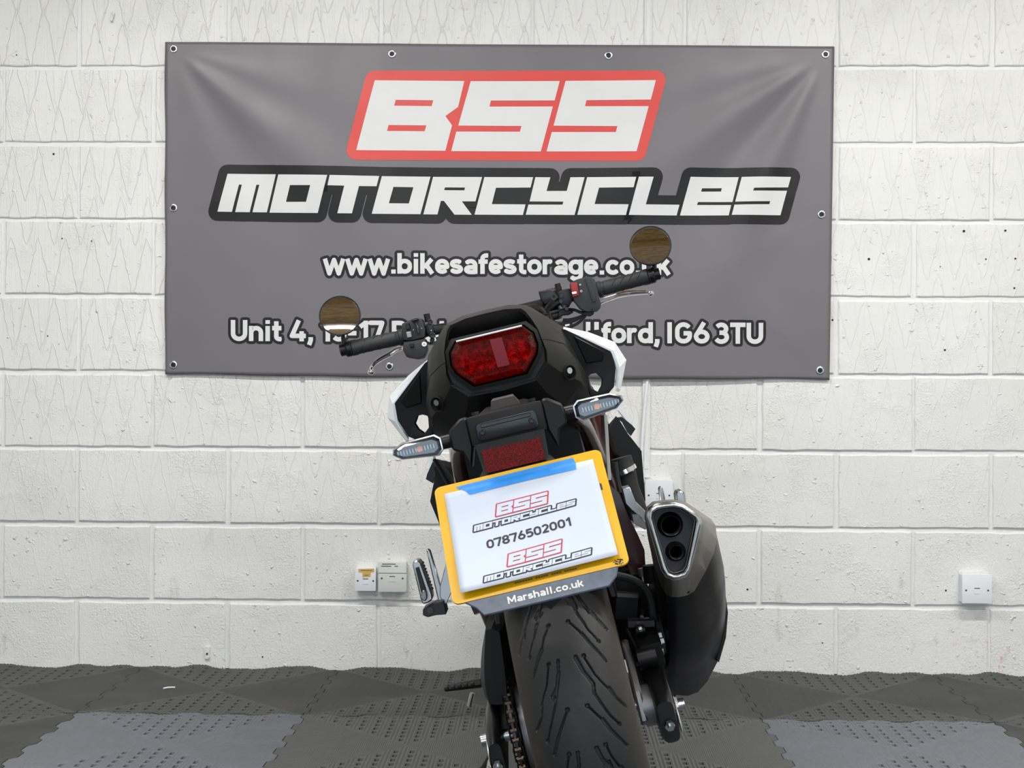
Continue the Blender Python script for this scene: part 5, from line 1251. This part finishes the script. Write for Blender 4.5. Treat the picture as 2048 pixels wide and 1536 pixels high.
mirror(-1, 680, 632, (.02, -1, .30))
mirror(1, 1301, 492, (-.10, -1, .30))
# left switch pod
def px_prism(b, pts, y0, y1, bv=.002, seg=1):
    q = LP(pts, (y0+y1)/2); prism_y(b, [(p.x, p.z) for p in q], y0, y1, bv=bv, seg=seg); return b
b = B(); px_prism(b, [z6(*p) for p in ((1265, 600), (1400, 545), (1545, 530), (1590, 680), (1580, 790), (1420, 830), (1290, 830), (1260, 700))], HY-.03, HY+.022, .005, 2); ls_ = part('left_switch_pod', b, 'grip_rubber')
b = B(); px_prism(b, [z6(*p) for p in ((1285, 860), (1420, 835), (1590, 800), (1610, 960), (1560, 1070), (1470, 1085), (1330, 1060), (1280, 960))], HY-.034, HY+.02, .006, 2); part('switch_pod_lower', b, 'grip_rubber', ls_)
b = B(); px_prism(b, [z6(*p) for p in ((1300, 600), (1360, 585), (1378, 670), (1318, 685))], HY-.036, HY-.02, .0015); part('beam_switch', b, 'satin_black', ls_)
b = B(); px_prism(b, [z6(*p) for p in ((1312, 715), (1385, 700), (1398, 780), (1330, 795))], HY-.036, HY-.02, .0015); part('mode_button', b, 'cast_alloy', ls_)
b = B(); px_prism(b, [z6(*p) for p in ((1385, 545), (1480, 520), (1490, 545), (1395, 570))], HY-.042, HY-.02, .001); px_prism(b, [z6(*p) for p in ((1435, 580), (1465, 575), (1500, 700), (1500, 735), (1470, 735), (1465, 690))], HY-.040, HY-.02, .001); part('indicator_switch', b, 'gloss_black', ls_)
b = B(); px_prism(b, [z6(*p) for p in ((1365, 870), (1420, 860), (1430, 915), (1375, 930))], HY-.04, HY-.02, .0015); part('horn_button', b, 'satin_black', ls_)
c = L(*z6(1560, 875), HY-.036); part('hazard_button', cyl(B(), c+Vector((0, .01, 0)), c+Vector((0, -.004, 0)), .0055, 18, bv=.001), 'pale_print', ls_)
b = B(); prh = Print(); tri = [(c.x-.002, c.z-.0016), (c.x+.002, c.z-.0016), (c.x, c.z+.002)]; [prh.seg(tri[i], tri[(i+1) % 3], .0007) for i in range(3)]; part('hazard_mark', prh.mesh(lambda x, z, l: Vector((x, c.y-.0042-l, z)), None, 0), 'red_button', ls_, 0)
for q in ((1412, 680), (1524, 660), (1655, 688)): d = L(*z6(*q), HY-.031); part('print_dot', cyl(B(), d, d+Vector((0, .003, 0)), .0011, 8), 'pale_print', ls_)
# left lever perch
b = B(); px_prism(b, [z6(*p) for p in ((1590, 600), (1660, 590), (1700, 690), (1710, 780), (1650, 800), (1600, 720))], HY-.028, HY+.02, .004, 2); lp_ = part('clutch_perch', b, 'satin_black')
c0, c1 = L(*z6(1605, 540), HY-.005), L(*z6(1590, 462), HY-.005); part('mirror_boss', cyl(B(), c0+(c0-c1)*.4, c1, .0072, 16, bv=.001), 'matt_black', lp_)
for q in ((1640, 570), (1675, 755)): d = L(*z6(*q), HY-.03); part('perch_bolt', lathe(B(), d, (0, -1, 0), [(-.006, .0062), (.001, .0062), (.002, .005), (.0012, .003), (-.001, .0028), (-.001, 0)], 16), 'dark_metal', lp_)
b = B(); px_prism(b, [z6(*p) for p in ((1640, 800), (1700, 790), (1690, 860), (1650, 890))], HY-.01, HY+.02, .002); part('perch_pivot', b, 'satin_black', lp_)
b = B(); tube(b, LP([z6(*p) for p in ((1262, 925), (1180, 950), (1090, 1010), (960, 1080), (880, 1140), (840, 1190), (828, 1235))], HY+.055), [.0075, .0085, .0085, .008, .007, .006, .0055], 10, 3, .75); cl_ = part('clutch_lever', b, 'chrome')
t = B(); bmesh.ops.create_icosphere(t, subdivisions=2, radius=.0082); bmesh.ops.translate(t, vec=L(*z6(833, 1252), HY+.055), verts=t.verts); part('lever_ball', t, 'chrome', cl_)
# right switch pod
b = B(); px_prism(b, [z7(*p) for p in ((505, 815), (600, 770), (690, 745), (760, 735), (820, 765), (850, 860), (880, 1000), (905, 1080), (895, 1140), (860, 1170), (720, 1185), (640, 1140), (560, 1040), (530, 940))], HY-.034, HY+.024, .006, 2); rs_ = part('right_switch_pod', b, 'grip_rubber')
b = B(); px_prism(b, [z7(*p) for p in ((700, 745), (755, 735), (830, 950), (845, 1050), (800, 1060), (760, 930))], HY-.037, HY-.02, .003, 2); part('throttle_ridge', b, 'grip_rubber', rs_)
b = B(); px_prism(b, [z7(*p) for p in ((512, 808), (602, 798), (630, 968), (545, 990))], HY-.040, HY-.02, .002, 2); ks = part('kill_switch', b, 'red_button', rs_)
b = B(); px_prism(b, [z7(*p) for p in ((535, 925), (592, 915), (598, 942), (540, 952))], HY-.0408, HY-.03, .0004); part('switch_symbol', b, 'pale_print', rs_)
for q, rr_ in (((655, 910), .0026), ((642, 828), .002)):
    d = L(*z7(*q), HY-.0352); part('printed_ring', lathe(B(), d, (0, -1, 0), [(0, rr_*.65), (.0006, rr_*.65), (.0006, rr_), (0, rr_)], 16, closed=True), 'pale_print', rs_)
part('pod_screw', cyl(B(), L(*z7(795, 1148), HY-.036), L(*z7(795, 1148), HY-.03), .0022, 8), 'soot', rs_)
# brake master cylinder, reservoir, clamps, cables
b = B(); px_prism(b, [z7(*p) for p in ((105, 915), (300, 870), (400, 840), (420, 930), (300, 1060), (200, 1085), (140, 1040))], HY+.03, HY+.06, .004, 2); rv = part('brake_reservoir', b, 'gloss_black')
b = B(); px_prism(b, [z7(*p) for p in ((345, 930), (400, 900), (520, 880), (560, 1000), (500, 1120), (420, 1130), (370, 1060))], HY-.02, HY+.03, .005, 2); bp_ = part('brake_perch', b, 'satin_black')
c0, c1 = L(*z7(370, 900), HY-.012), L(*z7(350, 815), HY-.012); part('mirror_boss', cyl(B(), c0, c1, .0068, 16, bv=.001), 'matt_black', bp_)
d = L(*z7(305, 985), HY-.005); part('banjo_ring', lathe(B(), d, (0, -1, 0), [(-.004, .004), (.004, .004), (.004, .0078), (-.004, .0078)], 18, closed=True), 'dark_metal', bp_)
for q in ((395, 1040), (440, 1110), (470, 1135), (400, 970)): d = L(*z7(*q), HY-.024); part('perch_bolt', cyl(B(), d, d+Vector((0, .012, 0)), .004, 10), 'dark_metal', bp_)
b = B(); px_prism(b, [z7(*p) for p in ((365, 1180), (470, 1140), (560, 1180), (500, 1215), (410, 1225), (370, 1265))], HY-.01, HY+.02, .002); part('brake_light_switch', b, 'matt_black', bp_)
for pl in (((250, 1180), (300, 1300), (420, 1320), (560, 1290), (680, 1220), (760, 1180)), ((300, 1300), (430, 1380), (560, 1350), (650, 1290), (720, 1210)), ((250, 1190), (420, 1150), (560, 1150), (640, 1180), (700, 1190)), ((420, 1280), (520, 1275), (640, 1240), (720, 1195))):
    b = B(); tube(b, LP([z7(*p) for p in pl], HY+.01), .0036, 8, 4); part('control_cable', b, 'rubber')
b = B(); px_prism(b, [z7(*p) for p in ((680, 1180), (810, 1170), (820, 1205), (770, 1235), (690, 1215))], HY-.02, HY+.01, .002); part('throttle_cable_elbow', b, 'rubber')
b = B(); tube(b, LP([z7(*p) for p in ((890, 1080), (960, 1040), (1060, 1000), (1150, 970), (1320, 945), (1480, 935), (1540, 935))], HY+.05), [.0045, .0055, .0075, .008, .007, .006, .005], 10, 3, .6); bl_ = part('brake_lever', b, 'chrome')
b = B(); tube(b, LP([z7(*p) for p in ((930, 990), (1060, 960), (1160, 930), (1320, 910), (1480, 910))], HY+.055), [.003, .004, .005, .004, .003], 8, 2, .6); part('lever_rib', b, 'chrome', bl_)
t = B(); bmesh.ops.create_icosphere(t, subdivisions=2, radius=.0072); bmesh.ops.translate(t, vec=L(*z7(1548, 938), HY+.05), verts=t.verts); part('lever_ball', t, 'chrome', bl_)
# front indicators on short stalks (the right one shows above the white side panel)
def front_ind(s):
    p, q = L(1174, 671, 1.1), L(1204, 668, 1.1); p.x *= s; q.x *= s
    b = B(); tube(b, [(s*.10, 1.10, .935), p.lerp(q, .1)], .008, 10); fi = part('front_indicator_stalk', b, 'satin_black')
    d = (q-p); rings = []
    for t, h in ((0, .007), (.15, .011), (.8, .011), (1, .006)):
        c = p+d*t; rings.append([c+Vector((0, y, z)) for y, z in ((-.016, -h), (-.018, 0), (-.016, h), (.016, h), (.02, 0), (.016, -h))])
    part('front_indicator_body', loft(B(), rings), 'satin_black', fi)
    rings = [[v+Vector((0, .012, 0)) for v in r] for r in rings]
    part('front_indicator_lens', loft(B(), [[Vector((v.x, max(v.y, 1.112), v.z)) for v in r] for r in rings]), 'amber', fi)
both(front_ind)
